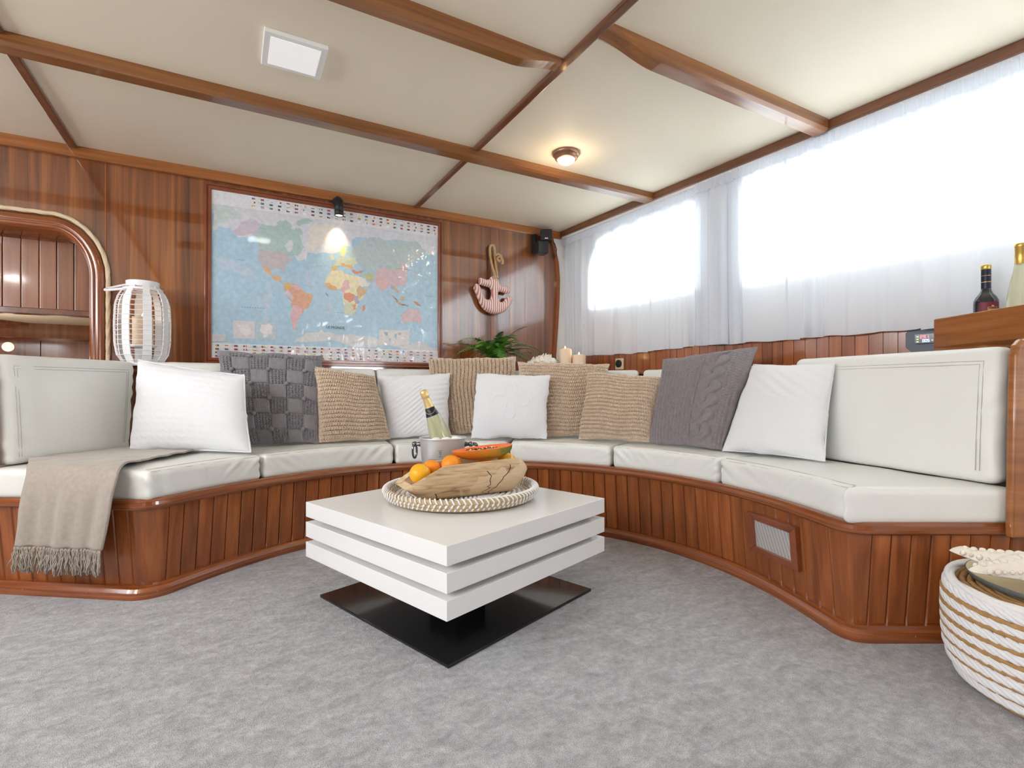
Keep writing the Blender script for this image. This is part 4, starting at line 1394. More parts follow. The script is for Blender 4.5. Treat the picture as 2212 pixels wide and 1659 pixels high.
# halved papaya: cut face up
def papaya():
    c = btr(np.array([.068]), np.array([-.010]), np.array([.176]))[0]
    d = np.array([.861, -.508, .12]); d /= np.linalg.norm(d)
    sd = np.array([.508, .861, 0.0]) / 1.0
    sd = np.array([-.508 * -1, .861, 0]); sd = np.array([.508, .861, 0]); sd /= np.linalg.norm(sd)
    up = np.cross(d, sd); up = up if up[2] > 0 else -up
    ang = .10                                                  # face tips towards the viewer
    s2 = sd * math.cos(ang) + up * math.sin(ang); u2 = up * math.cos(ang) - sd * math.sin(ang)
    nL, nA = 60, 30
    def rad(t): return (1 - abs(t) ** 2.3) ** .5 * (1.0 + .16 * t)
    V = []
    for i in range(nL):
        t = -1 + 2 * i / (nL - 1)
        w = .047 * rad(t)
        for j in range(nA):
            th = PI * j / (nA - 1)
            V.append(c + d * (t * .118) - s2 * math.cos(th) * w - u2 * math.sin(th) * w * .95)
    pp = thing('papaya_half', 'halved papaya with black seeds lying on top of the fruit bowl', 'papaya', tuple(c))
    mesh_obj('skin', V, grid(nL, nA), m_papskin, pp, smooth=True)
    Fv = []; nB = 21
    for i in range(nL):
        t = -1 + 2 * i / (nL - 1); w = .047 * rad(t)
        for j in range(nB):
            q = -1 + 2 * j / (nB - 1)
            hole = max(0, 1 - (t / .62) ** 2 - (q / .52) ** 2) ** .5
            Fv.append(c + d * (t * .118) + s2 * q * w + u2 * (-.018 * hole))
    mesh_obj('flesh', Fv, grid(nL, nB), m_papflesh, pp, smooth=True)
    g = np.random.default_rng(6)
    mbs = MB()
    for k in range(64):
        t, q = g.uniform(-.5, .5), g.uniform(-.42, .42)
        if (t / .58) ** 2 + (q / .5) ** 2 > 1: continue
        v, f = ico(c + d * t * .118 + s2 * q * .05 + u2 * (-.010 + g.uniform(0, .007)), g.uniform(.0032, .0045), 1)
        mbs.add(v, f)
    o = mbs.obj('seeds', m_seed, pp, smooth=True); o['kind'] = 'stuff'
    mbs = MB()
    for k in range(16):
        t = g.uniform(-.45, .45); q = g.uniform(-.25, .4)
        v, f = ico(c + d * t * .118 + s2 * q * .05 + u2 * (-.004), .0042, 1, (1.6, .8, .5)); mbs.add(v, f)
    o = mbs.obj('seed_glint', m_glint, pp, smooth=True); o['kind'] = 'stuff'  # pale lumps stand in for the highlights on the seeds
m_papflesh = pbr('papaya flesh', sr(244, 118, 48), .35, bump=.2, bscale=150, var=.08, vscale=30)
m_seed = pbr('papaya seed', sr(40, 34, 34), .2, coat=.6)
m_glint = pbr('seed_glint', sr(240, 226, 206), .5)
m_papskin, n, l, b = newmat('papaya skin')
t = n.new('ShaderNodeTexCoord'); a = n.new('ShaderNodeTexNoise'); a.inputs['Scale'].default_value = 26; a.inputs['Detail'].default_value = 6
sx = n.new('ShaderNodeSeparateXYZ'); l.new(t.outputs['Object'], sx.inputs[0])
mm = n.new('ShaderNodeMath'); mm.operation = 'MULTIPLY_ADD'; mm.inputs[1].default_value = 3.2
l.new(sx.outputs[0], mm.inputs[0]); l.new(a.outputs['Fac'], mm.inputs[2])
l.new(t.outputs['Object'], a.inputs['Vector'])
r = n.new('ShaderNodeValToRGB'); e = r.color_ramp.elements
e[0].position, e[0].color = .36, sr(206, 112, 26); e[1].position, e[1].color = .68, sr(120, 116, 30)
k = e.new(.52); k.color = sr(176, 128, 28)
l.new(mm.outputs[0], r.inputs[0]); l.new(r.outputs[0], b.inputs['Base Color']); b.inputs['Roughness'].default_value = .4
papaya()

# ------------------------------------------------------------------ ice bucket and champagne
BK = np.array([.785, 2.018, TZ + .0215])
bk = thing('ice_bucket', 'brushed aluminium ice bucket with dark ring handles behind the fruit bowl', 'bucket', tuple(BK))
v, f, uv = lathe([(0, 0), (.074, 0), (.079, .004), (.095, .185), (.0965, .192), (.0985, .195), (.0985, .198), (.094, .198), (.0925, .193), (.078, .02), (.074, .012), (0, .011)], 72, BK)
mesh_obj('body', v, f, m_alu, bk, smooth=True, uv=uv)
vr = np.array([.875, -.485, 0]); vf = np.array([.485, .875, 0])           # across and away from the viewer
for sgn, lean in ((-1, 0), (1, .85)):
    b0 = BK + vr * sgn * .094 + np.array([0, 0, .168])
    hd = None
    v, f, uv = tube([b0 - vr * sgn * .004, b0 + vr * sgn * .006, b0 + vr * sgn * .014, b0 + vr * sgn * .020], np.array([.013, .010, .007, .009]), 14)
    hd = mesh_obj('handle', v, f, m_chrome, bk, smooth=True)
    v, f = ico(b0 + vr * sgn * .024, .0115, 3); mesh_obj('knob', v, f, m_chrome, hd, smooth=True)
    cen = b0 + vr * sgn * .024 + np.array([0, 0, -.028]) * (1 if sgn < 0 else .1) - vf * (0 if sgn < 0 else .0) + vr * (.0 if sgn < 0 else .012)
    P = []
    for a in np.linspace(0, 2 * PI, 40, endpoint=False):
        if sgn < 0: P.append(cen + (vf * math.cos(a) * .55 + vr * math.cos(a) * .25) * .024 + np.array([0, 0, math.sin(a)]) * .030)
        else: P.append(cen + vf * math.cos(a) * .022 + vr * (math.sin(a)) * .016 + np.array([0, 0, math.cos(a * 2) * .004]))
    v, f, uv = tube(P, .0045, 8, closed=True); mesh_obj('ring', v, f, m_chrome, hd, smooth=True)
m_print = pbr('grey print', sr(120, 122, 130), .5)
def on_cone(ang, z, lift=.0006):
    """point on the outside of the bucket; ang = 0 faces the viewer"""
    r = .079 + (.095 - .079) * (z - .004) / .181 + lift
    dv = -vf * math.cos(ang) + vr * math.sin(ang)
    return BK + dv * r + np.array([0, 0, z])
def cone_rect(mbx, a0, a1, z0, z1, n=12):
    v = []
    for a in np.linspace(a0, a1, n): v += [on_cone(a, z0), on_cone(a, z1)]
    mbx.add(v, [(2 * i, 2 * i + 2, 2 * i + 3, 2 * i + 1) for i in range(n - 1)])
mb = MB()
cone_rect(mb, -.55, .62, .114, .1155); cone_rect(mb, -.9, .9, .112 - .02, .0932); cone_rect(mb, -.55, .62, .070, .0712)
cone_rect(mb, -.56, -.545, .070, .115, 3); cone_rect(mb, .61, .625, .070, .115, 3)
# small emblem on top
for a0, a1, z0, z1 in ((-.06, .12, .150, .152), (-.03, .09, .144, .146), (.02, .04, .128, .150), (-.02, -.005, .134, .146), (.065, .08, .134, .146), (-.04, .1, .126, .128)):
    cone_rect(mb, a0, a1, z0, z1, 4)
mb.obj('printed_frame', m_print, bk)
def text_verts(s, size, extr=0.0):
    cu = bpy.data.curves.new('t', 'FONT'); cu.body = s; cu.size = size; cu.align_x = 'CENTER'; cu.extrude = extr
    ob = bpy.data.objects.new('t', cu); COL.objects.link(ob)
    dg = bpy.context.evaluated_depsgraph_get(); dg.update()
    me = bpy.data.meshes.new_from_object(ob.evaluated_get(dg))
    v = np.array([q.co[:] for q in me.vertices]); f = [list(p.vertices) for p in me.polygons]
    bpy.data.objects.remove(ob); bpy.data.meshes.remove(me)
    return v, f
tv, tf = text_verts('CHAMPAGNE', .0105)
tv = np.array([on_cone(.02 + p[0] * 1.25 / .09, .0995 + p[1], .0009) for p in tv])
mesh_obj('lettering', tv, tf, m_print, bk)
# ice and bottle
m_wine = pbr('champagne bottle', sr(218, 220, 180), .05, coat=.4, trans=.55, ior=1.35)
m_navy = pbr('navy foil', sr(34, 38, 58), .35, metal=.3)
m_foil = pbr('champagne foil', sr(222, 196, 136), .38, metal=.5, bump=.5, bscale=90)
m_ice = pbr('ice', sr(238, 242, 244), .2, coat=.5)
for k, (dx, dy, rr) in enumerate(((.022, -.052, .024), (-.02, -.05, .022), (.058, -.018, .024))):
    cc = BK + vr * dx + vf * dy + np.array([0, 0, .186])
    v, f = ico(cc, rr, 3, (1.1, 1.0, .75))
    v += wnoise(v, 90, k, 4)[:, None] * .0012
    tag(mesh_obj('ice_lump', v, f, m_ice, smooth=True, origin=tuple(cc)), ('white lump of ice at the front rim of the bucket beside the bottle', 'white lump of ice left of the bottle inside the bucket', 'white lump of ice at the right inside the bucket')[k], 'ice', 'ice in the bucket')
ang_l = math.radians(20)
bd = np.array([0, 0, 1]) * math.cos(ang_l) - vr * math.sin(ang_l) - vf * .10; bd /= np.linalg.norm(bd)
mouth = BK + (-vr * .078) + np.array([0, 0, .384]) - vf * .005
b_base = mouth - bd * .315
def along(prof, n=36):
    v, f, uv = lathe(prof, n)
    z = np.array([0, 0, 1.0]); axis = np.cross(z, bd); ang = math.acos(bd[2])
    return rot_axis(v, axis / np.linalg.norm(axis), ang) + b_base, f
cb = thing('champagne_bottle', 'pale champagne bottle with gold foil leaning in the ice bucket', 'bottle', tuple(b_base))
mesh_obj('glass', *along([(0, .0), (.038, 0), (.0425, .006), (.0435, .02), (.0435, .125), (.0415, .150), (.036, .180), (.0285, .212), (.0215, .238), (.0185, .252), (.0, .252)]), m_wine, cb, smooth=True)
mesh_obj('neck_band', *along([(.0288, .213), (.0245, .230), (.0195, .249), (.018, .25)]), m_navy, cb, smooth=True)
mesh_obj('foil', *along([(.0192, .2485), (.0172, .262), (.0152, .285), (.0150, .292), (.0166, .294), (.0170, .302), (.0160, .306), (.0168, .312), (.0160, .322), (.010, .327), (0, .328)]), m_foil, cb, smooth=True)
P = []
for a in np.linspace(-1.9, 1.9, 24):
    z_ = .248 - .024 * math.cos(a)
    rr = .0298 - (.0298 - .0195) * (z_ - .213) / .036
    P.append((rr * math.cos(a - PI / 2 - .5), rr * math.sin(a - PI / 2 - .5), z_))
z = np.array([0, 0, 1.0]); axis = np.cross(z, bd); axis /= np.linalg.norm(axis)
v, f, uv = tube(rot_axis(np.array(P), axis, math.acos(bd[2])) + b_base, .0012, 6)
mesh_obj('ribbon', v, f, m_gold, cb, smooth=True)

# ------------------------------------------------------------------ world map in its frame
MAP_SHAPES = [
('arctic',[(-0.089,1.849),(1.294,1.866),(1.296,1.76),(1.212,1.732),(1.084,1.797),(0.882,1.785),(0.727,1.779),(0.697,1.713),(0.653,1.707),(0.58,1.652),(0.508,1.65),(0.466,1.637),(0.431,1.64),(0.424,1.588),(0.37,1.581),(0.303,1.754),(0.16,1.768),(0.141,1.709),(0.097,1.695),(0.047,1.678),(0.023,1.706),(0.005,1.737),(-0.055,1.728),(-0.089,1.696)]),
('pale',[(-0.079,1.547),(-0.043,1.559),(0.011,1.538),(0.066,1.51),(0.128,1.474),(0.153,1.442),(0.109,1.444),(0.047,1.466),(-0.025,1.478),(-0.067,1.501)]),
('pale',[(0.48,1.565),(0.431,1.529),(0.418,1.469),(0.445,1.427),(0.48,1.438),(0.442,1.471),(0.449,1.517),(0.487,1.539)]),
('pale',[(0.192,1.446),(0.208,1.362),(0.16,1.315),(0.134,1.292),(0.185,1.274),(0.172,1.181),(0.198,1.183),(0.211,1.283),(0.23,1.349),(0.211,1.433)]),
('pale',[(0.522,1.405),(0.558,1.363),(0.544,1.302),(0.565,1.243),(0.58,1.304),(0.569,1.371)]),
('pale',[(0.835,1.496),(0.882,1.39),(0.929,1.323),(0.945,1.332),(0.897,1.4),(0.858,1.483)]),
('siberia',[(-0.089,1.846),(-0.013,1.855),(0.023,1.844),(0.06,1.823),(0.047,1.786),(-0.001,1.792),(-0.043,1.751),(-0.089,1.73)]),
('lav',[(0.038,1.69),(0.014,1.711),(0.047,1.744),(0.066,1.775),(0.109,1.803),(0.166,1.783),(0.15,1.753),(0.141,1.709),(0.134,1.694),(0.122,1.706),(0.097,1.706),(0.066,1.69)]),
('green',[(0.172,1.781),(0.185,1.772),(0.237,1.773),(0.27,1.8),(0.316,1.778),(0.37,1.764),(0.39,1.716),(0.411,1.674),(0.39,1.628),(0.37,1.61),(0.329,1.598),(0.316,1.596),(0.296,1.623),(0.25,1.624),(0.198,1.617),(0.153,1.619),(0.147,1.667),(0.141,1.709),(0.15,1.753)]),
('arctic',[(0.296,1.666),(0.316,1.691),(0.336,1.708),(0.349,1.681),(0.343,1.651),(0.329,1.627),(0.313,1.632)]),
('green',[(0.25,1.797),(0.27,1.818),(0.303,1.826),(0.329,1.809),(0.343,1.789),(0.303,1.783),(0.27,1.778)]),
('green',[(0.363,1.807),(0.37,1.83),(0.424,1.85),(0.466,1.845),(0.438,1.822),(0.383,1.795)]),
('green',[(0.356,1.784),(0.39,1.782),(0.404,1.747),(0.383,1.737),(0.363,1.763)]),
('cream',[(0.438,1.796),(0.48,1.825),(0.544,1.842),(0.587,1.827),(0.565,1.77),(0.537,1.721),(0.501,1.694),(0.466,1.652),(0.438,1.649),(0.428,1.684),(0.452,1.724),(0.431,1.766)]),
('mauve',[(0.157,1.619),(0.198,1.617),(0.25,1.624),(0.296,1.623),(0.323,1.59),(0.349,1.601),(0.329,1.569),(0.303,1.544),(0.296,1.514),(0.303,1.493),(0.289,1.506),(0.263,1.518),(0.237,1.508),(0.224,1.513),(0.192,1.524),(0.166,1.535),(0.147,1.561),(0.15,1.59)]),
('orange',[(0.166,1.535),(0.192,1.524),(0.211,1.512),(0.224,1.485),(0.237,1.461),(0.256,1.474),(0.276,1.469),(0.27,1.447),(0.303,1.421),(0.296,1.417),(0.263,1.442),(0.23,1.457),(0.204,1.483),(0.185,1.509)]),
('salmon',[(0.303,1.428),(0.316,1.437),(0.356,1.433),(0.39,1.415),(0.418,1.388),(0.463,1.37),(0.452,1.339),(0.438,1.301),(0.411,1.277),(0.397,1.246),(0.383,1.231),(0.37,1.201),(0.363,1.164),(0.37,1.142),(0.349,1.148),(0.336,1.199),(0.339,1.264),(0.339,1.315),(0.316,1.35),(0.296,1.38),(0.293,1.398)]),
('pink',[(0.343,1.301),(0.37,1.303),(0.397,1.283),(0.397,1.246),(0.383,1.231),(0.37,1.201),(0.363,1.164),(0.37,1.142),(0.349,1.148),(0.336,1.199),(0.339,1.264)]),
('yellow',[(0.303,1.428),(0.326,1.438),(0.339,1.41),(0.319,1.394),(0.301,1.399)]),
('pink',[(0.329,1.437),(0.37,1.427),(0.397,1.412),(0.37,1.395),(0.339,1.41)]),
('lav',[(0.296,1.38),(0.316,1.393),(0.333,1.373),(0.343,1.316),(0.316,1.35)]),
('orange',[(0.424,1.381),(0.463,1.37),(0.452,1.339),(0.431,1.323)]),
('sand',[(0.573,1.538),(0.638,1.549),(0.653,1.527),(0.697,1.521),(0.735,1.525),(0.75,1.488),(0.773,1.443),(0.804,1.446),(0.781,1.405),(0.75,1.364),(0.742,1.332),(0.727,1.292),(0.697,1.26),(0.668,1.258),(0.653,1.31),(0.645,1.363),(0.642,1.401),(0.627,1.426),(0.58,1.414),(0.551,1.423),(0.533,1.451),(0.54,1.489)]),
('orange',[(0.533,1.451),(0.551,1.46),(0.601,1.442),(0.609,1.417),(0.58,1.414),(0.551,1.423)]),
('pink',[(0.627,1.426),(0.653,1.485),(0.682,1.489),(0.69,1.436),(0.645,1.401)]),
('red',[(0.649,1.401),(0.69,1.413),(0.72,1.4),(0.712,1.353),(0.69,1.343),(0.653,1.363)]),
('tan',[(0.735,1.44),(0.758,1.465),(0.773,1.443),(0.804,1.446),(0.781,1.405),(0.75,1.372),(0.735,1.401)]),
('lgreen',[(0.649,1.355),(0.69,1.343),(0.72,1.323),(0.72,1.284),(0.697,1.26),(0.668,1.258),(0.653,1.31)]),
('violet',[(0.716,1.396),(0.742,1.386),(0.746,1.34),(0.72,1.33)]),
('red',[(0.701,1.325),(0.727,1.335),(0.727,1.3),(0.709,1.291)]),
('red',[(0.769,1.327),(0.784,1.339),(0.788,1.32),(0.777,1.292),(0.765,1.295)]),
('lemon',[(0.623,1.672),(0.653,1.714),(0.671,1.709),(0.664,1.662),(0.645,1.637),(0.627,1.65)]),
('lgreen',[(0.576,1.648),(0.587,1.638),(0.591,1.615),(0.573,1.609),(0.565,1.627)]),
('lgreen',[(0.594,1.608),(0.653,1.631),(0.72,1.639),(0.75,1.612),(0.69,1.566),(0.645,1.576),(0.601,1.571)]),
('yellow',[(0.573,1.568),(0.605,1.575),(0.601,1.552),(0.573,1.545)]),
('orange',[(0.631,1.594),(0.705,1.591),(0.701,1.56),(0.675,1.572),(0.645,1.576)]),
('red',[(0.701,1.56),(0.773,1.564),(0.765,1.543),(0.709,1.541)]),
('steppe',[(0.69,1.643),(0.675,1.694),(0.75,1.751),(0.804,1.782),(0.882,1.801),(1.002,1.786),(1.093,1.798),(1.169,1.784),(1.212,1.749),(1.169,1.694),(1.101,1.637),(1.043,1.646),(0.994,1.608),(0.929,1.617),(0.866,1.586),(0.804,1.563),(0.75,1.596),(0.72,1.639)]),
('rose',[(0.85,1.553),(0.913,1.607),(0.961,1.589),(0.994,1.6),(1.043,1.65),(1.084,1.602),(1.068,1.56),(1.076,1.52),(1.043,1.481),(0.994,1.48),(0.953,1.484),(0.913,1.504),(0.866,1.523)]),
('green',[(0.913,1.607),(0.977,1.638),(1.026,1.62),(1.002,1.593),(0.953,1.588)]),
('pink',[(0.85,1.521),(0.882,1.528),(0.953,1.484),(0.929,1.458),(0.901,1.42),(0.878,1.461),(0.854,1.502)]),
('olive',[(0.773,1.544),(0.835,1.551),(0.858,1.538),(0.835,1.5),(0.796,1.508)]),
('cream',[(0.735,1.525),(0.788,1.511),(0.819,1.479),(0.804,1.458),(0.765,1.45),(0.742,1.487)]),
('violet',[(0.953,1.484),(0.973,1.49),(0.977,1.455),(0.961,1.461)]),
('tan',[(0.973,1.482),(0.994,1.48),(1.018,1.442),(1.002,1.433),(0.977,1.455)]),
('orange',[(0.969,1.414),(0.99,1.396),(1.01,1.369),(0.994,1.372)]),
('orange',[(1.026,1.403),(1.051,1.413),(1.051,1.385),(1.035,1.383)]),
('orange',[(1.002,1.369),(1.084,1.355),(1.08,1.349),(1.01,1.36)]),
('red',[(1.114,1.386),(1.152,1.381),(1.177,1.358),(1.143,1.359)]),
('violet',[(1.063,1.463),(1.072,1.439),(1.063,1.438)]),
('rose',[(1.118,1.565),(1.135,1.592),(1.141,1.576),(1.124,1.548)]),
('rose',[(1.035,1.283),(1.059,1.308),(1.093,1.331),(1.114,1.329),(1.126,1.342),(1.139,1.326),(1.152,1.34),(1.169,1.3),(1.181,1.268),(1.169,1.23),(1.126,1.244),(1.093,1.238),(1.035,1.234)]),
('snow',[(0.343,1.069),(0.397,1.107),(0.438,1.131),(0.48,1.137),(0.508,1.157),(0.551,1.144),(0.653,1.134),(0.727,1.13),(0.878,1.106),(1.093,1.083),(1.297,1.067),(1.298,1.045),(0.804,1.052)]),
('inset',[(0.018,1.184),(0.133,1.184),(0.131,1.078),(0.017,1.078)]),
('inset2',[(0.136,1.184),(0.251,1.185),(0.249,1.078),(0.134,1.078)]),
('inset',[(-0.092,1.098),(-0.019,1.097),(-0.021,1.058),(-0.093,1.057)]),
('inset3',[(0.879,1.177),(1.088,1.181),(1.086,1.079),(0.878,1.079)]),
('white_l',[(0.041,1.156),(0.072,1.168),(0.109,1.149),(0.116,1.114),(0.084,1.092),(0.06,1.111),(0.047,1.132)]),
('white_l',[(0.166,1.167),(0.211,1.18),(0.23,1.156),(0.217,1.112),(0.185,1.09),(0.166,1.124)]),
('miniblue',[(0.913,1.163),(0.941,1.161),(0.937,1.137),(0.921,1.14)]),
('miniblue',[(0.945,1.121),(0.961,1.118),(0.955,1.094),(0.945,1.101)]),
('miniblue',[(0.986,1.155),(1.002,1.152),(0.998,1.112),(0.987,1.127)]),
('miniblue',[(1.01,1.164),(1.035,1.162),(1.026,1.145),(1.012,1.148)]),
('mred',[(-0.073,1.923),(-0.062,1.922),(-0.049,1.921),(-0.048,1.911),(-0.061,1.902),(-0.067,1.911)]),
('mred',[(-0.045,1.927),(-0.039,1.926),(-0.042,1.921)]),
('mred',[(-0.055,1.898),(-0.045,1.894),(-0.049,1.879),(-0.053,1.886)]),
('mblue',[(-0.03,1.918),(-0.021,1.925),(-0.016,1.912),(-0.027,1.907)]),
('mgreen',[(-0.021,1.925),(-0.004,1.929),(0.012,1.931),(0.01,1.915),(-0.001,1.899),(-0.013,1.903),(-0.017,1.912)]),
('myellow',[(-0.033,1.905),(-0.019,1.904),(-0.021,1.892),(-0.027,1.887)]),
('mnavy',[(0.002,1.89),(0.013,1.89),(0.011,1.882),(0.005,1.884)]),
]
MAP_COL = dict(arctic=(206, 208, 216), pale=(176, 196, 216), siberia=(188, 204, 202), lav=(198, 186, 200), green=(166, 194, 190), cream=(222, 214, 204),
               mauve=(190, 178, 184), orange=(222, 164, 112), salmon=(220, 158, 128), pink=(216, 172, 176), yellow=(222, 178, 96), sand=(224, 212, 168),
               red=(222, 136, 104), tan=(208, 172, 124), lgreen=(196, 204, 172), violet=(168, 160, 186), lemon=(214, 208, 140), steppe=(176, 194, 196),
               rose=(208, 176, 184), olive=(190, 192, 140), snow=(204, 204, 206), inset=(208, 204, 208), inset2=(178, 196, 206), inset3=(214, 206, 204), white_l=(222, 218, 220),
               miniblue=(140, 176, 200), mred=(200, 50, 60), mblue=(60, 130, 190), mgreen=(30, 130, 80), myellow=(224, 206, 90), mnavy=(50, 50, 110))
m_map, n, l, b = newmat('printed map')
t = n.new('ShaderNodeTexCoord'); at = n.new('ShaderNodeAttribute'); at.attribute_name = 'Col'
a = n.new('ShaderNodeTexNoise'); a.inputs['Scale'].default_value = 46; a.inputs['Detail'].default_value = 8
mr_ = n.new('ShaderNodeMapRange'); mr_.inputs[1].default_value = .3; mr_.inputs[2].default_value = .7; mr_.inputs[3].default_value = .90; mr_.inputs[4].default_value = 1.07
l.new(t.outputs['Object'], a.inputs['Vector']); l.new(a.outputs['Fac'], mr_.inputs[0])
hs = n.new('ShaderNodeHueSaturation'); l.new(at.outputs['Color'], hs.inputs['Color']); l.new(mr_.outputs[0], hs.inputs['Value']); l.new(hs.outputs[0], b.inputs['Base Color'])
b.inputs['Roughness'].default_value = .35; b.inputs['Coat Weight'].default_value = .8; b.inputs['Coat Roughness'].default_value = .05
w_ = n.new('ShaderNodeTexNoise'); w_.inputs['Scale'].default_value = 5.5; w_.inputs['Detail'].default_value = 2.5; w_.inputs['Distortion'].default_value = 1.2
mpp = n.new('ShaderNodeMapping'); mpp.inputs['Scale'].default_value = (1.3, 1, .8); l.new(t.outputs['Object'], mpp.inputs[0]); l.new(mpp.outputs[0], w_.inputs['Vector'])
u = n.new('ShaderNodeBump'); u.inputs['Strength'].default_value = .8; u.inputs['Distance'].default_value = .03
wr_ = n.new('ShaderNodeMapRange'); wr_.inputs[1].default_value = .2; wr_.inputs[2].default_value = .75
sxyz = n.new('ShaderNodeSeparateXYZ'); l.new(t.outputs['Object'], sxyz.inputs[0])
cmb = n.new('ShaderNodeMath'); cmb.operation = 'MULTIPLY_ADD'; cmb.inputs[1].default_value = -.8; l.new(sxyz.outputs[2], cmb.inputs[0]); l.new(sxyz.outputs[0], cmb.inputs[2])
l.new(cmb.outputs[0], wr_.inputs[0]); wr_.inputs[1].default_value = -.9; wr_.inputs[2].default_value = .45; wr_.inputs[3].default_value = .02
mh = n.new('ShaderNodeMath'); mh.operation = 'MULTIPLY'; l.new(w_.outputs['Fac'], mh.inputs[0]); l.new(wr_.outputs[0], mh.inputs[1])
l.new(mh.outputs[0], u.inputs['Height']); l.new(u.outputs[0], b.inputs['Coat Normal'])

MX0, MX1, MZ0, MZ1, MY = -.0925, 1.2975, .961, 1.938, 3.436
wm = thing('world_map', 'large framed world map poster on the veneer wall', 'map', (.6, 3.45, .94))
def coast(P, lv, g):
    P = [np.array(p) for p in P]
    for k in range(lv):
        Q = []
        for i in range(len(P)):
            a_, b_ = P[i], P[(i + 1) % len(P)]
            d = b_ - a_; ln = np.linalg.norm(d)
            Q.append(a_)
            if ln > .009: Q.append((a_ + b_) / 2 + np.array([-d[1], d[0]]) * g.normal(0, .11) + d * g.normal(0, .04))
        P = Q
    return P
mb = MB(); g = np.random.default_rng(12)
lay = [0]
def flat(P, colr, ref=False):
    lay[0] += 1
    y_ = MY - .0012 - .00002 * lay[0]
    m_ = sum(colr) / 3
    colr = tuple(m_ + (c_ - m_) * .82 + 4 for c_ in colr)
    mb.add([(p[0], y_, p[1]) for p in P], [tuple(range(len(P)))], col=sr(*colr))
def rect(x0, x1, z0, z1, colr): flat([(x0, z0), (x1, z0), (x1, z1), (x0, z1)], colr)
rect(MX0, MX1, 1.046, 1.857, (160, 196, 218))
rect(MX0, MX1, 1.80, 1.857, MAP_COL['arctic'])
for key, P in MAP_SHAPES:
    if key.startswith('inset') or key.startswith('mini') or key.startswith('m') and key not in ('mauve',): Q = P
    elif key in ('arctic', 'snow'): Q = coast(P, 2, g)
    else: Q = coast(P, 3, g)
    Q = [(min(max(q[0], MX0), MX1), min(max(q[1], 1.046), 1.857)) if not key in ('mred', 'mblue', 'mgreen', 'myellow', 'mnavy') else q for q in Q]
    flat(Q, MAP_COL[key])
# thin text lines of the legends
for k in range(5): rect(-.08, -.01 - .01 * (k % 2), 1.058 + k * .008, 1.0595 + k * .008, (150, 150, 158))
for k in range(6): rect(.56, .60 - .006 * (k % 3), 1.07 + k * .010, 1.0715 + k * .010, (168, 168, 172))
for k in range(3): rect(.036, .088 - .012 * k, 1.893 + k * .013, 1.8955 + k * .013, (170, 170, 178))
for zc, x0, x1, nn_ in ((1.265, .06, .19, 9), (1.27, .60, .66, 5), (1.60, 1.0, 1.12, 12), (1.43, 1.21, 1.26, 6), (1.545, .04, .08, 5), (1.56, .48, .52, 5)):
    for k in range(nn_): rect(x0 + (x1 - x0) * k / nn_, x0 + (x1 - x0) * (k + .5) / nn_, zc, zc + .004, (110, 140, 168))
mb.obj('printed_map', m_map, wm, col=True)
mesh_obj('poster', *bx(MX0 - .004, MX1 + .004, MY, 3.449, MZ0 - .004, MZ1 + .004), m_poster if 'm_poster' in globals() else m_white, wm)
mb = MB()
for z0, z1 in ((1.857, MZ1), (MZ0, 1.046)): rect(MX0, MX1, z0, z1, (220, 220, 224))
PAL = [(200, 40, 50), (30, 60, 130), (20, 110, 70), (236, 236, 236), (230, 190, 60), (40, 40, 44), (80, 150, 200), (220, 120, 50), (236, 236, 236), (200, 40, 50), (120, 50, 110)]
def flag(x, z, w, h, g):
    c = [PAL[i] for i in g.integers(0, len(PAL), 3)]
    k = g.integers(0, 4)
    for i in range(3):
        if k in (0, 1): rect(x, x + w, z + h * i / 3, z + h * (i + 1) / 3, c[i])
        else: rect(x + w * i / 3, x + w * (i + 1) / 3, z, z + h, c[i])
    if k == 3: rect(x + w * .36, x + w * .64, z + h * .3, z + h * .7, c[0])
    if k == 1: rect(x, x + w * .35, z, z + h, c[1])
    rect(x - .014, x - .004, z + h * .7, z + h * .85, (186, 186, 192))
for i in range(25):
    for j in range(3):
        flag(.116 + i * .0478, 1.8725 + j * .0222, .0185, .0105, g)
for i in range(28):
    for j in range(4):
        flag(-.074 + i * .0484, .966 + j * .0205, .0185, .0105, g)
mb.obj('printed_flags', m_map, wm, col=True)
tv, tf = text_verts('LE MONDE', .0235)
tv = [(.597 + p[0] * 1.0, MY - .0125, 1.1655 + p[1]) for p in tv]
mesh_obj('title', tv, tf, pbr('black ink', sr(34, 36, 44), .4), wm)
FO, FI, FZ0, FZ1, FJ0, FJ1 = (MX0 - .036, MX1 + .034, MZ0 - .036, MZ1 + .036, 0, 0)
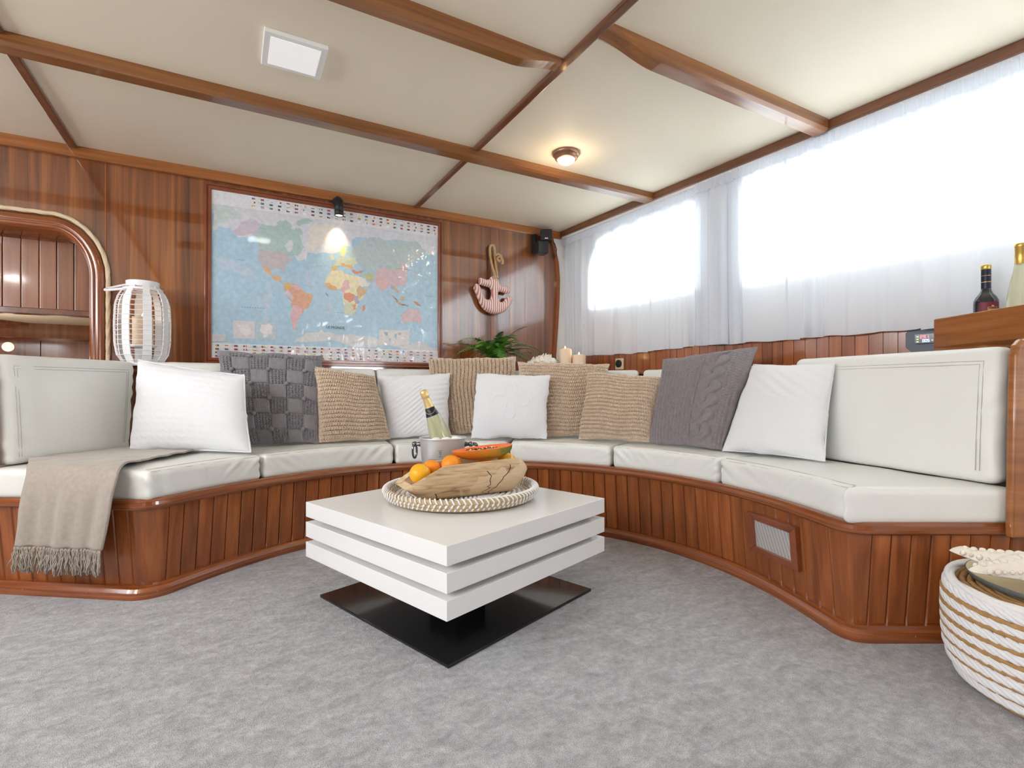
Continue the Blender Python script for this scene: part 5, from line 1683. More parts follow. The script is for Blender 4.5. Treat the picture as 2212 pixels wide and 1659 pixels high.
for nm, q in (('frame_rail', [(FO, FZ0), (FI, FZ0), (MX1, MZ0), (MX0, MZ0)]), ('frame_rail', [(FO, FZ1), (FI, FZ1), (MX1, MZ1), (MX0, MZ1)]),
              ('frame_stile', [(FO, FZ0), (MX0, MZ0), (MX0, MZ1), (FO, FZ1)]), ('frame_stile', [(FI, FZ0), (MX1, MZ0), (MX1, MZ1), (FI, FZ1)])):
    A = np.array(q)
    ctr = np.array([(MX0 + MX1) / 2, (MZ0 + MZ1) / 2])
    # stepped moulding: outer bead, hollow, inner bead
    oi = [i for i in range(4) if abs(q[i][0] - MX0) > 1e-6 and abs(q[i][0] - MX1) > 1e-6 or (abs(q[i][1] - MZ0) > 1e-6 and abs(q[i][1] - MZ1) > 1e-6)]
    ii = [i for i in range(4) if i not in oi]
    o1, o2 = A[oi[0]], A[oi[1]]
    i1, i2 = A[ii[0]], A[ii[1]]
    if np.linalg.norm(o1 - i1) > np.linalg.norm(o1 - i2): i1, i2 = i2, i1
    v, f = [], []
    pr = [(0, 3.449), (0, 3.428), (.08, 3.424), (.32, 3.424), (.40, 3.430), (.52, 3.430), (.6, 3.422), (.9, 3.422), (1.0, 3.428), (1.0, 3.437)]
    for e0, e1 in ((o1, i1), (o2, i2)):
        for w, yy in pr:
            p = e0 + (e1 - e0) * w; v.append((p[0], yy, p[1]))
    k = len(pr)
    f = [(i, i + 1, k + i + 1, k + i) for i in range(k - 1)]
    mesh_obj(nm, v, f, m_frame, wm)

# ------------------------------------------------------------------ black spotlight over the map
sp = thing('spotlight', 'black cylinder spotlight shining down on the map', 'lamp', (.607, 3.43, 2.0))
q, f, uv = tube([(.596, 3.428, 1.985), (.598, 3.405, 1.983)], .022, 24); mesh_obj('mount', q, f, m_blackm, sp, smooth=False, bevel=.003)
q, f, uv = tube([(.600, 3.406, 1.985), (.605, 3.385, 1.982), (.607, 3.372, 1.968), (.608, 3.366, 1.94), (.608, 3.365, 1.895)], np.array([.022, .026, .028, .028, .028]), 28, cap=True)
mesh_obj('barrel', q, f, m_blackm, sp, smooth=True)
q, f, uv = lathe([(.028, .006), (.028, -.018), (.024, -.019), (.0235, .004)], 28, (.608, 3.365, 1.897)); mesh_obj('rim', q, f, m_blackm, sp, smooth=True)
q, f, uv = lathe([(0, -.010), (.015, -.011), (.0235, -.014)], 24, (.608, 3.365, 1.897)); mesh_obj('lens', q, f, m_warm, sp, smooth=True)
d = bpy.data.lights.new('spot_beam', 'SPOT'); d.energy = 5; d.color = (1, .80, .52); d.spot_size = math.radians(62); d.spot_blend = .9; d.shadow_soft_size = .015
o = bpy.data.objects.new('spot_beam', d); COL.objects.link(o); o.location = (.608, 3.365, 1.868); o.rotation_euler = (math.radians(22), 0, 0)

# ------------------------------------------------------------------ corner speaker
sk = thing('speaker', 'pair of small black cube speakers in the upper corner', 'speaker', (2.15, 3.44, 1.9))
def cube_at(c, s, rz, name, mat=m_blackm, rx=0):
    v, f = bx(-s[0] / 2, s[0] / 2, -s[1] / 2, s[1] / 2, -s[2] / 2, s[2] / 2)
    v = rot_axis(v, (1, 0, 0), rx); v = rot_axis(v, (0, 0, 1), rz) + np.array(c)
    return mesh_obj(name, v, f, mat, sk, bevel=.006, bseg=3), rz
c1, r1 = cube_at((2.168, 3.36, 1.972), (.088, .09, .088), math.radians(-30), 'upper_cube')
c2, r2 = cube_at((2.125, 3.365, 1.872), (.088, .10, .092), math.radians(-8), 'lower_cube')
v, f = bx(-.012, .012, -.001, .001, -.0035, .0035)
v = rot_axis(v, (0, 0, 1), math.radians(-30)) + np.array((2.168 - .046 * math.sin(math.radians(30)), 3.36 - .046 * math.cos(math.radians(30)), 1.943))
mesh_obj('badge', v, f, m_white, c1)
mesh_obj('bracket', *bx(2.085, 2.11, 3.40, 3.449, 1.85, 1.99), m_blackm, sk, bevel=.003)
P = [(2.23, 3.40, 1.96), (2.275, 3.40, 1.94), (2.30, 3.41, 1.90), (2.305, 3.42, 1.85), (2.285, 3.43, 1.82), (2.275, 3.43, 1.86)]
v, f, uv = tube(P, .003, 7); mesh_obj('cable', v, f, m_blackm, sk, smooth=True)

# ------------------------------------------------------------------ striped anchor cushion on a rope
def anchor():
    # outline in (x, z) from the top, clockwise
    half = []
    pts = [(1.712, 1.622), (1.752, 1.620), (1.768, 1.595), (1.772, 1.563), (1.800, 1.557), (1.862, 1.553), (1.868, 1.520), (1.862, 1.497), (1.800, 1.506), (1.766, 1.510),
           (1.762, 1.475), (1.768, 1.445), (1.785, 1.430), (1.812, 1.437), (1.832, 1.462), (1.848, 1.484), (1.872, 1.478), (1.893, 1.462), (1.880, 1.425), (1.852, 1.388), (1.820, 1.358), (1.775, 1.338), (1.735, 1.332), (1.690, 1.341), (1.648, 1.365), (1.618, 1.402), (1.600, 1.445), (1.580, 1.490), (1.562, 1.514), (1.582, 1.555), (1.604, 1.548), (1.622, 1.518), (1.634, 1.476), (1.655, 1.446), (1.684, 1.440), (1.706, 1.452), (1.713, 1.490), (1.706, 1.530), (1.670, 1.537), (1.618, 1.545), (1.606, 1.556), (1.606, 1.588), (1.618, 1.601), (1.668, 1.588), (1.694, 1.592)]
    P = np.array(pts)
    for _ in range(2):                                             # Chaikin rounding
        Q = []
        for i in range(len(P)):
            a_, b_ = P[i], P[(i + 1) % len(P)]
            Q += [a_ * .75 + b_ * .25, a_ * .25 + b_ * .75]
        P = np.array(Q)
    # puff: sample a grid inside the outline, height from distance to the outline
    seg = np.stack([P, np.roll(P, -1, 0)], 1)
    st = .0042
    gx = np.arange(P[:, 0].min() - st, P[:, 0].max() + 2 * st, st); gz = np.arange(P[:, 1].min() - st, P[:, 1].max() + 2 * st, st)
    X, Z_ = np.meshgrid(gx, gz, indexing='ij')
    pt = np.stack([X.ravel(), Z_.ravel()], -1)
    dmin = np.full(len(pt), 9.0); near = np.zeros_like(pt); ins = np.zeros(len(pt), bool)
    for a_, b_ in seg:
        d_ = b_ - a_; tt_ = np.clip(((pt - a_) @ d_) / (d_ @ d_ + 1e-12), 0, 1)
        q = a_ + tt_[:, None] * d_; ds = np.linalg.norm(pt - q, axis=1)
        m_ = ds < dmin; dmin[m_] = ds[m_]; near[m_] = q[m_]
        c_ = ((a_[1] > pt[:, 1]) != (b_[1] > pt[:, 1])) & (pt[:, 0] < (b_[0] - a_[0]) * (pt[:, 1] - a_[1]) / (b_[1] - a_[1] + 1e-12) + a_[0])
        ins ^= c_
    sd_ = np.where(ins, dmin, -dmin)
    keep = sd_ > -st * .95
    pos = np.where((sd_ < st * .6)[:, None] & keep[:, None], near, pt)
    hgt = np.where(sd_ < st * .6, 0, .034 * np.sqrt(np.clip(1 - (1 - np.clip(sd_ / .030, 0, 1)) ** 2, 0, 1)))
    nz_ = len(gz)
    quads = grid(len(gx), nz_)
    quads = quads[keep[quads].all(1)]
    nn_ = len(pt)
    Vf = np.stack([pos[:, 0], 3.408 - hgt, pos[:, 1]], -1); Vb = np.stack([pos[:, 0], 3.408 + hgt * .8, pos[:, 1]], -1)
    V = np.concatenate([Vf, Vb]); Fq = np.concatenate([quads, quads[:, ::-1] + nn_])
    used = np.unique(Fq); mp_ = -np.ones(len(V), int); mp_[used] = np.arange(len(used))
    an = thing('anchor_cushion', 'pink and white striped anchor cushion hanging from a rope on the wall', 'wall decoration', (1.732, 3.44, 1.33))
    mesh_obj('cushion', V[used], mp_[Fq], m_stripe, an, smooth=True)
    q, f, uv = tube([(1.735 + .012 * math.cos(a), 3.374, 1.598 + .012 * math.sin(a)) for a in np.linspace(0, 2 * PI, 20, endpoint=False)], .0028, 6, closed=True)
    mesh_obj('eyelet', q, f, m_hemp, an, smooth=True)
    L = [(1.742, 3.372, 1.60), (1.748, 3.385, 1.64), (1.752, 3.41, 1.70), (1.750, 3.42, 1.76), (1.748, 3.42, 1.82), (1.738, 3.42, 1.855), (1.722, 3.42, 1.862), (1.708, 3.42, 1.845), (1.708, 3.42, 1.79), (1.716, 3.42, 1.74), (1.722, 3.41, 1.69), (1.726, 3.385, 1.64), (1.728, 3.372, 1.60)]
    def sm(L, n):
        L = np.array(L); s_ = np.concatenate([[0], np.cumsum(np.linalg.norm(np.diff(L, axis=0), axis=1))]); t_ = np.linspace(0, s_[-1], n)
        o = np.stack([np.interp(t_, s_, L[:, k]) for k in range(3)], -1)
        for _ in range(10): o[1:-1] = (o[:-2] + 2 * o[1:-1] + o[2:]) / 4
        return o
    q, f, uv = tube(sm(L, 160), .0095, 12, lobes=3, pitch=.05, amp=.3); rp = mesh_obj('rope', q, f, m_hemp, an, smooth=True)
    K = [(1.742, 3.40, 1.775), (1.765, 3.392, 1.79), (1.785, 3.385, 1.775), (1.788, 3.388, 1.745), (1.768, 3.392, 1.735), (1.755, 3.395, 1.755), (1.772, 3.38, 1.77), (1.79, 3.378, 1.752), (1.797, 3.382, 1.728), (1.792, 3.385, 1.712)]
    q, f, uv = tube(sm(K, 120), .009, 12, lobes=3, pitch=.05, amp=.3); mesh_obj('knot', q, f, m_hemp, rp, smooth=True)
m_stripe, n, l, b = newmat('pink ticking')
t = n.new('ShaderNodeTexCoord'); s1 = n.new('ShaderNodeSeparateXYZ'); l.new(t.outputs['Object'], s1.inputs[0])
ns = n.new('ShaderNodeTexNoise'); ns.inputs['Scale'].default_value = 9; l.new(t.outputs['Object'], ns.inputs['Vector'])
ma = n.new('ShaderNodeMath'); ma.operation = 'MULTIPLY_ADD'; ma.inputs[1].default_value = .012; l.new(ns.outputs['Fac'], ma.inputs[0]); l.new(s1.outputs[0], ma.inputs[2])
m1 = n.new('ShaderNodeMath'); m1.operation = 'MULTIPLY'; m1.inputs[1].default_value = 2 * PI / .0175; l.new(ma.outputs[0], m1.inputs[0])
m2 = n.new('ShaderNodeMath'); m2.operation = 'SINE'; l.new(m1.outputs[0], m2.inputs[0])
rp_ = n.new('ShaderNodeValToRGB'); rp_.color_ramp.elements[0].position = .42; rp_.color_ramp.elements[0].color = sr(236, 222, 216); rp_.color_ramp.elements[1].position = .62; rp_.color_ramp.elements[1].color = sr(196, 132, 122)
m3 = n.new('ShaderNodeMath'); m3.operation = 'MULTIPLY_ADD'; m3.inputs[1].default_value = .5; m3.inputs[2].default_value = .5; l.new(m2.outputs[0], m3.inputs[0])
l.new(m3.outputs[0], rp_.inputs[0]); l.new(rp_.outputs[0], b.inputs['Base Color']); b.inputs['Roughness'].default_value = .9
anchor()

# ------------------------------------------------------------------ fern
def fern():
    c = np.array([1.628, 3.205, .9])
    fe = thing('potted_fern', 'green fern in a small terracotta pot on the ledge', 'plant', tuple(c))
    v, f, uv = lathe([(0, 0), (.055, 0), (.058, .005), (.075, .075), (.082, .078), (.083, .092), (.074, .092), (.07, .07), (0, .068)], 32, c)
    mesh_obj('pot', v, f, pbr('terracotta', sr(120, 52, 32), .5), fe, smooth=True)
    g = np.random.default_rng(21)
    N = 60
    for k in range(N):
        a = 2 * PI * k / N * 1.0 + g.normal(0, .15)
        ln = g.uniform(.30, .46)
        el = g.uniform(.45, 1.35)
        d0 = np.array([math.cos(a), math.sin(a) * .8, 0])
        if k % 4 == 0: el = g.uniform(1.15, 1.45); ln = g.uniform(.27, .34)
        if d0[1] > .25: ln *= .62; el = max(el, 1.0)
        m_ = 16
        t_ = np.linspace(0, 1, m_)
        R = ln * (math.cos(el) * t_ + .25 * t_ ** 2); Hh = ln * (math.sin(el) * t_ - g.uniform(.35, .75) * t_ ** 2.2)
        P = c + np.array([0, 0, .075]) + d0 * R[:, None] + np.outer(Hh, [0, 0, 1])
        P[:, 1] = np.minimum(P[:, 1], 3.43)
        mbf = MB()
        v, f, uv = tube(P, .0016, 4); mbf.add(v, f)
        sdv = np.cross(d0, [0, 0, 1.0]); sdv /= np.linalg.norm(sdv)
        tt_ = np.linspace(.08, 1, 26)
        for q in tt_:
            p = np.array([np.interp(q, t_, P[:, i]) for i in range(3)]); p2 = np.array([np.interp(min(1, q + .03), t_, P[:, i]) for i in range(3)]); tg = p2 - p
            if np.linalg.norm(tg) < 1e-6: tg = P[-1] - P[-2]
            tg = tg / np.linalg.norm(tg)
            w = .040 * (math.sin(PI * min(1, q * .86 + .14)) ** .7) * (ln / .3)
            for s_ in (-1, 1):
                out = sdv * s_ * .88 + tg * .42 + np.array([0, 0, -.12 + g.normal(0, .08)])
                tip = p + out * w
                nb = tg * .0044
                mid = p + out * w * .5 + np.array([0, 0, .0025])
                mbf.add([p - nb * .7, mid - nb, tip, mid + nb, p + nb * .7], [(0, 1, 3, 4), (1, 2, 3)])
        mbf.obj('frond', m_ferns[k % 3], fe)
def leafmat(nm, c):
    m = pbr(nm, c, .42, coat=.2)
    m.node_tree.nodes['Principled BSDF'].inputs['Subsurface Weight'].default_value = 0
    return m
m_ferns = [leafmat('fern green', sr(62, 124, 42)), leafmat('fern bright', sr(116, 172, 54)), leafmat('fern dark', sr(48, 96, 42))]
fern()

# ------------------------------------------------------------------ shell and candles on the ledge
def spiny_shell():
    c = np.array([1.885, 2.975, .9])
    sh = thing('spiny_shell', 'spiny white seashell on the ledge between the fern and the candles', 'seashell', tuple(c))
    d = np.array([.80, -.58, 0]); d /= np.linalg.norm(d)
    n_, m_ = 60, 40
    V = []
    for i in range(n_):
        t = i / (n_ - 1)
        r = .058 * (math.sin(PI * (t * .86 + .07)) ** .8) * (.55 + .55 * t)
        for j in range(m_):
            a = 2 * PI * j / m_
            rr = r * (1 + .10 * math.cos(t * 40) + .10 * math.cos(a * 7 + t * 6))
            V.append(c + d * (t - .5) * .20 + np.array([-d[1], d[0], 0]) * rr * math.cos(a) + np.array([0, 0, 1]) * (rr * math.sin(a) + .056))
    q = grid(m_, n_)
    i, j = np.meshgrid(np.arange(n_ - 1), np.arange(m_), indexing='ij'); j2 = (j + 1) % m_
    F = np.stack([i * m_ + j, i * m_ + j2, (i + 1) * m_ + j2, (i + 1) * m_ + j], -1).reshape(-1, 4)
    mesh_obj('whorl', V, F, m_shell, sh, smooth=True)
    mbs = MB(); g = np.random.default_rng(2)
    for k in range(30):
        t = g.uniform(.1, .92); a = g.uniform(-.2, PI + .2)
        r = .058 * (math.sin(PI * (t * .86 + .07)) ** .8) * (.55 + .55 * t)
        nd = np.array([-d[1], d[0], 0]) * math.cos(a) + np.array([0, 0, 1]) * math.sin(a)
        p = c + d * (t - .5) * .2 + np.array([0, 0, .056]) + nd * r * .9
        ln = g.uniform(.012, .026)
        v, f, uv = tube([p, p + nd * ln * .5 + d * .004, p + nd * ln + d * .01], np.array([.009, .006, .0015]), 7); mbs.add(v, f)
    mbs.obj('spines', m_shell, sh, smooth=True)['kind'] = 'stuff'
spiny_shell()

def candle(c, r, h, label, name='pillar_candle', lit=True, en=.35):
    ca = thing(name, label, 'candle', c)
    v, f, uv = lathe([(0, 0), (r * .97, 0), (r, .004), (r, h - .012), (r * 1.01, h - .002), (r * .97, h), (r * .90, h - .004), (r * .82, h - .014), (0, h - .018)], 40, c)
    v = np.array(v); a = np.arctan2(v[:, 1] - c[1], v[:, 0] - c[0])
    v[:, 2] += np.where(v[:, 2] > c[2] + h - .013, .003 * np.sin(2 * a + c[0] * 9) + .002 * np.sin(3 * a), 0)
    mesh_obj('wax', v, f, m_wax, ca, smooth=True)
    v, f, uv = tube([(c[0], c[1], c[2] + h - .018), (c[0], c[1], c[2] + h - .006)], .0013, 6)
    wk = mesh_obj('wick', v, f, m_dark, ca)
    if lit:
        fx = [(0, -.004), (.0045, 0), (.0062, .006), (.005, .013), (.0025, .020), (0, .026)]
        v, f, uv = lathe(fx, 14, (c[0], c[1], c[2] + h - .004)); mesh_obj('flame', v, f, m_flame, ca, smooth=True)
        d = bpy.data.lights.new('candle_light', 'POINT'); d.energy = en; d.color = (1, .6, .25); d.shadow_soft_size = .01
        o = bpy.data.objects.new('candle_light', d); COL.objects.link(o); o.location = (c[0], c[1], c[2] + h + .004)
candle((2.045, 2.925, .9), .046, .155, 'taller lit pillar candle on the ledge below the curtain')
candle((2.118, 2.862, .9), .046, .112, 'shorter lit pillar candle on the ledge at the right of the taller one')

# ------------------------------------------------------------------ outlet and thermostat on the boarded side
def wallbox(name, parent, y0, y1, z0, z1, d0, d1, mat, bev=0.0):
    q = [(XW(y0) - d1, y0), (XW(y1) - d1, y1), (XW(y1) - d0, y1), (XW(y0) - d0, y0)]
    v, f = prism(q, z0, z1)
    return mesh_obj(name, v, f, mat, parent, bevel=bev, bseg=3)
ol = thing('power_outlet', 'round black socket on a cream plate low beside the candles', 'socket', (XW(2.8), 2.80, .93))
wallbox('plate', ol, 2.775, 2.855, .915, .995, .013, .022, pbr('cream plastic', sr(214, 196, 160), .35), .006)
q, f, uv = tube([(XW(2.815) - .021, 2.815, .957), (XW(2.815) - .034, 2.815, .957)], .027, 28)
so = mesh_obj('socket', q, f, m_blackm, ol, bevel=.002)
for dy, dz in ((0, .009), (.010, -.008), (-.010, -.008)):
    q, f, uv = tube([(XW(2.815) - .0335, 2.815 + dy, .957 + dz), (XW(2.815) - .0350, 2.815 + dy, .957 + dz)], .0042, 10); mesh_obj('contact', q, f, m_chrome, so)

gp = thing('digital_thermostat', 'grey mounting plate with a small lit digital thermostat below the curtain hem', 'thermostat', (XW(1.03), 1.03, .94))
GY, GZ = 1.030, .990
oct_ = [(-.065, -.030), (-.043, -.052), (.058, -.052), (.066, -.044), (.066, .044), (.058, .052), (-.043, .052), (-.065, .030)]
def gp_pt(u_, z_, d_):
    y_ = GY - u_
    return (XW(y_) - .014 - d_, y_, GZ + z_)
v = [gp_pt(a_, b_, 0) for a_, b_ in oct_] + [gp_pt(a_, b_, .006) for a_, b_ in oct_]
k = len(oct_)
f = [tuple(range(k)), tuple(range(2 * k - 1, k - 1, -1))] + [(i, k + i, k + (i + 1) % k, (i + 1) % k) for i in range(k)]
mesh_obj('plate', v, f, pbr('slate plastic', sr(92, 100, 110), .45), gp, bevel=.0015)
def gbox(name, u0, u1, z0, z1, d0, d1, mat, parent):
    v = [gp_pt(a_, b_, d_) for d_ in (d0, d1) for a_, b_ in ((u0, z0), (u1, z0), (u1, z1), (u0, z1))]
    return mesh_obj(name, v, BOXF, mat, parent)
dsp = gbox('display', -.026, .042, -.017, .021, .006, .020, pbr('dark display', sr(22, 26, 48), .25, coat=.3), gp)
m_red = pbr('red led', (1, .05, .05, 1), .4, emit=(1, .12, .14, 1), es=3.2)
m_blu = pbr('blue led', (.2, .3, 1, 1), .4, emit=(.35, .5, 1, 1), es=4.5)
m_yel = pbr('yellow led', (.8, .8, .3, 1), .4, emit=(.75, .78, .40, 1), es=.8)
SEG = {'0': 'abcdef', '1': 'bc', '2': 'abged', '5': 'afgcd', '9': 'abcdfg'}
def digits(s_, u0, z0, w, h, gap, mat, name):
    mbd = MB(); tk = w * .2
    u_ = u0
    for ch in s_:
        if ch == '.':
            mbd.add([gp_pt(a_, b_, d_) for d_ in (.020, .0206) for a_, b_ in ((u_ - gap * .6, z0), (u_ - gap * .6 + tk, z0), (u_ - gap * .6 + tk, z0 + tk), (u_ - gap * .6, z0 + tk))], BOXF); continue
        R_ = dict(a=(0, w, h - tk, h), d=(0, w, 0, tk), g=(0, w, h / 2 - tk / 2, h / 2 + tk / 2), f=(0, tk, h / 2, h), b=(w - tk, w, h / 2, h), e=(0, tk, 0, h / 2), c=(w - tk, w, 0, h / 2))
        for sg in SEG[ch]:
            a0, a1, b0, b1 = R_[sg]
            mbd.add([gp_pt(u_ + a_, z0 + b_, d_) for d_ in (.020, .0206) for a_, b_ in ((a0, b0), (a1, b0), (a1, b1), (a0, b1))], BOXF)
        u_ += w + gap
    mbd.obj(name, mat, dsp)
digits('29.1', -.0075, .003, .0075, .0125, .0035, m_red, 'red_reading')
digits('005', .0005, -.0125, .0065, .0115, .0022, m_blu, 'blue_reading')
for k in range(3): gbox('indicator', -.020, -.0125, -.012 + k * .0105, -.008 + k * .0105, .020, .0206, m_yel, dsp)
gbox('indicator', .031, .037, -.008, -.005, .020, .0206, m_yel, dsp)

# ------------------------------------------------------------------ bottle shelf and wine bottles
bs = thing('bottle_shelf', 'plain varnished wooden shelf box carrying the wine bottles', 'shelf', (2.42, .8, .93))
poly = [(2.490, .975), (2.232, .555), (2.515, .40), (2.500, .96)]
v, f = prism(poly, .925, .955); mesh_obj('shelf_board', v, f, m_box, bs, bevel=.003)
poly = [(2.490, .975), (2.232, .555), (2.249, .545), (2.500, .955)]
v, f = prism(poly, .925, 1.064); mesh_obj('front_board', v, f, m_box, bs, bevel=.004, bseg=3)

def wine(c, prof, label, parts, mat, nm='wine_bottle'):
    w = thing(nm, label, 'bottle', c)
    v, f, uv = lathe(prof, 44, c); mesh_obj('glass', v, f, mat, w, smooth=True)
    for pn, pr, mm in parts:
        v, f, uv = lathe(pr, 44, c); mesh_obj(pn, v, f, mm, w, smooth=True)
    return w
m_dkglass = pbr('dark wine glass', sr(22, 24, 40), .06, coat=.9, coatr=.02)
m_plglass = pbr('white wine glass', sr(230, 230, 204), .05, coat=.5, trans=.55, ior=1.2)
m_maroon = pbr('maroon label', sr(112, 26, 48), .5)
RB = (2.455, .800, .955)
wb_ = wine(RB, [(0, 0), (.034, 0), (.0365, .006), (.0365, .142), (.0355, .154), (.030, .168), (.021, .180), (.0155, .192), (.0138, .206), (.0138, .283), (0, .283)],
     'dark red wine bottle with a gold topped capsule and maroon label on the shelf', [('capsule', [(.0150, .194), (.0144, .202), (.0142, .272), (.0140, .273)], m_navy), ('capsule_top', [(.0144, .270), (.0150, .271), (.0150, .284), (.0138, .287), (0, .2875)], m_gold),
     ('gold_band', [(.0146, .222), (.0149, .2225), (.0149, .224), (.0146, .2245)], m_gold), ('gold_band', [(.0145, .246), (.0147, .2463), (.0147, .2475), (.0145, .2478)], m_gold)], m_dkglass)
def label_patch(name, c, r, a0, a1, z0, z1, mat, parent, n_=16):
    v = []
    for a in np.linspace(a0, a1, n_):
        for z_ in (z0, z1): v.append((c[0] + r * math.cos(a), c[1] + r * math.sin(a), c[2] + z_))
    return mesh_obj(name, v, [(2 * i, 2 * i + 2, 2 * i + 3, 2 * i + 1) for i in range(n_ - 1)], mat, parent, smooth=True)
va = math.atan2(-.802, -2.452)                                # towards the viewer
lb = label_patch('label', RB, .0369, va - .55, va + 1.15, .050, .146, m_maroon, wb_, 24)
for q in ((va + .12, va + .92, .1265, .1275), (va + .12, va + .92, .1105, .1115), (va + .12, va + .15, .1105, .1275), (va + .89, va + .92, .1105, .1275)): label_patch('label_frame', RB, .0372, *q, m_gold, lb, 10)
for k in range(7): label_patch('label_letter', RB, .0372, va + .2 + k * .095, va + .26 + k * .095, .1155, .1225 - .002 * (k % 2), m_gold, lb, 4)
label_patch('label_crest', RB, .0372, va + .42, va + .62, .1285, .1335, m_gold, lb, 6)
wine((2.405, .690, .955), [(0, 0), (.036, 0), (.0385, .006), (.0385, .105), (.0375, .135), (.033, .175), (.026, .212), (.0200, .240), (.0170, .258), (.0158, .27), (.0155, .330), (0, .330)],
     'clear white wine bottle with a tall gold capsule at the right edge of the shelf', [('capsule', [(.0172, .262), (.0163, .270), (.0160, .306), (.0166, .307), (.0166, .320), (.0176, .322), (.0176, .331), (.015, .334), (0, .3345)], m_gold)], m_plglass)

# ------------------------------------------------------------------ white lantern
def lantern():
    c = np.array([-.402, 3.305, .9])
    la = thing('lantern', 'white slatted lantern with a loop handle on the ledge', 'lantern', tuple(c))
    H_ = .445; R_ = .124
    def prof(t): return R_ * (.60 + .40 * math.sin(PI * min(1, max(0, (t * .94 + .03)))) ** .62) if True else 0
    prf = lambda z_: np.interp(z_, [0, .018, .06, .12, .22, .32, .37, .405, .425], [.078, .088, .113, .122, .124, .120, .106, .085, .068])
    zz = np.linspace(.008, .425, 26)
    for k in range(8):
        a = 2 * PI * k / 8 + .28
        v, f = [], []
        w_ = .0185
        rad = np.array([math.cos(a), math.sin(a), 0]); tg = np.array([-math.sin(a), math.cos(a), 0])
        for z_ in zz:
            r = prf(z_); ww = w_ * (1 if z_ < .36 else .8)
            for dr, dt in ((0, -ww), (0, ww), (-.006, ww), (-.006, -ww)): v.append(c + rad * (r + dr) + tg * dt + np.array([0, 0, z_]))
        for i in range(len(zz) - 1):
            for j in range(4): f.append((i * 4 + j, i * 4 + (j + 1) % 4, (i + 1) * 4 + (j + 1) % 4, (i + 1) * 4 + j))
        f += [(3, 2, 1, 0), tuple((len(zz) - 1) * 4 + j for j in range(4))]
        mesh_obj('slat', v, f, m_cane, la)
    for k in range(15):
        z_ = .030 + k * .0255
        r = prf(z_) + .0012
        P = [c + np.array([r * math.cos(a), r * math.sin(a), z_ + .0015 * math.sin(3 * a + k)]) for a in np.linspace(0, 2 * PI, 64, endpoint=False)]
        v, f, uv = tube(P, .0016, 5, closed=True); mesh_obj('wire', v, f, m_cane, la, smooth=True)
    for nm, r0, z0, z1, tk in (('top_ring', .072, .415, .445, .008), ('bottom_ring', .086, 0, .016, .01), ('band', .087, .395, .407, .004)):
        v, f, uv = lathe([(r0, z0), (r0 + .002, z1), (r0 - tk, z1), (r0 - tk, z0)], 48, c, close=True); mesh_obj(nm, v, f, m_cane, la, smooth=False, bevel=.0015)
    v, f, uv = lathe([(0, .10), (.058, .10), (.060, .103), (.060, .112), (.057, .114), (0, .114)], 36, c); mesh_obj('holder', v, f, m_cane, la, smooth=False)
    for a in (0.5, 2.6, 4.7):
        p = c + np.array([.03 * math.cos(a), .03 * math.sin(a), 0])
        v, f = bx(p[0] - .011, p[0] + .011, p[1] - .006, p[1] + .006, c[2] + .004, c[2] + .10); mesh_obj('holder_post', v, f, m_cane, la)
    v, f, uv = lathe([(0, .002), (.08, .002), (.08, .010), (0, .010)], 36, c); mesh_obj('floor_disc', v, f, m_cane, la)
    vr_ = np.array([.875, -.485, 0]); vf_ = np.array([.485, .875, 0])
    # loop handle: hinged at the top ring, folded to the left
    P = []
    for a in np.linspace(-1.25, 1.25, 50):
        P.append(c + np.array([0, 0, .436]) - vr_ * (.235 * math.cos(a) - .040) + (-vf_) * (.062 * math.sin(a)) + np.array([0, 0, -.030 * max(0, math.cos(a)) ** 1.2 + .002 - .030 * math.sin(a)]))
    v, f, uv = tube(P, .0068, 9); mesh_obj('handle', v, f, m_cane, la, smooth=True)
lantern()
candle((-.402, 3.305, 1.0145), .047, .145, 'ivory candle standing inside the white lantern', en=.12)

# ------------------------------------------------------------------ woven pouf, plate and starfish
PC = np.array([1.872, .432, 0.0])
pf = thing('woven_pouf', 'low round pouf of white and tan woven rope at the right edge', 'pouf', tuple(PC))
def ring(r, z, sec, n_, lobes, pitch, amp, mat, nm, flat=1.0, ns=16):
    P = [(PC[0] + r * math.cos(a), PC[1] + r * math.sin(a), z + .0025 * math.sin(3 * a + z * 60)) for a in np.linspace(0, 2 * PI, n_, endpoint=False)]
    v, f, uv = tube(P, sec, ns, closed=True, lobes=lobes, pitch=pitch, amp=amp, flat=flat)
    return mesh_obj(nm, v, f, mat, pf, smooth=True)
NR = 8
for k in range(NR):
    z = .026 + k * .0312
    prof_r = np.interp(z, [0, .03, .06, .10, .20, .26], [.222, .240, .254, .262, .265, .258])
    circ = 2 * PI * prof_r
    mbr = MB()
    nst = 66
    for q in range(nst):
        a0 = 2 * PI * (q + .37 * k) / nst
        w = np.linspace(-1, 1, 9)
        rr = prof_r - .012 + .010 * np.sqrt(np.clip(1 - w ** 2 * .95, 0, 1))
        aa = a0 + w * .135
        Q = np.stack([PC[0] + rr * np.cos(aa), PC[1] + rr * np.sin(aa), z - w * .0135], -1)
        v, f, uv = tube(Q, np.array([.45, .8, .95, 1, 1, 1, .95, .8, .45]) * .0066, 7); mbr.add(v, f)
    mbr.obj('white_rope', m_wrope, pf, smooth=True)
    if k < NR - 1: ring(prof_r - .002, z + .0157, .0064, 760, 2, circ / 46, .50, m_tan, 'tan_strand', ns=12)
ring(.222, .010, .009, 300, 2, .05, .3, m_tan, 'tan_strand', ns=10)
ring(.246, .262, .0130, 620, 4, 2 * PI * .246 / 14, .36, m_wrope, 'top_rope', ns=24)
mb = MB()
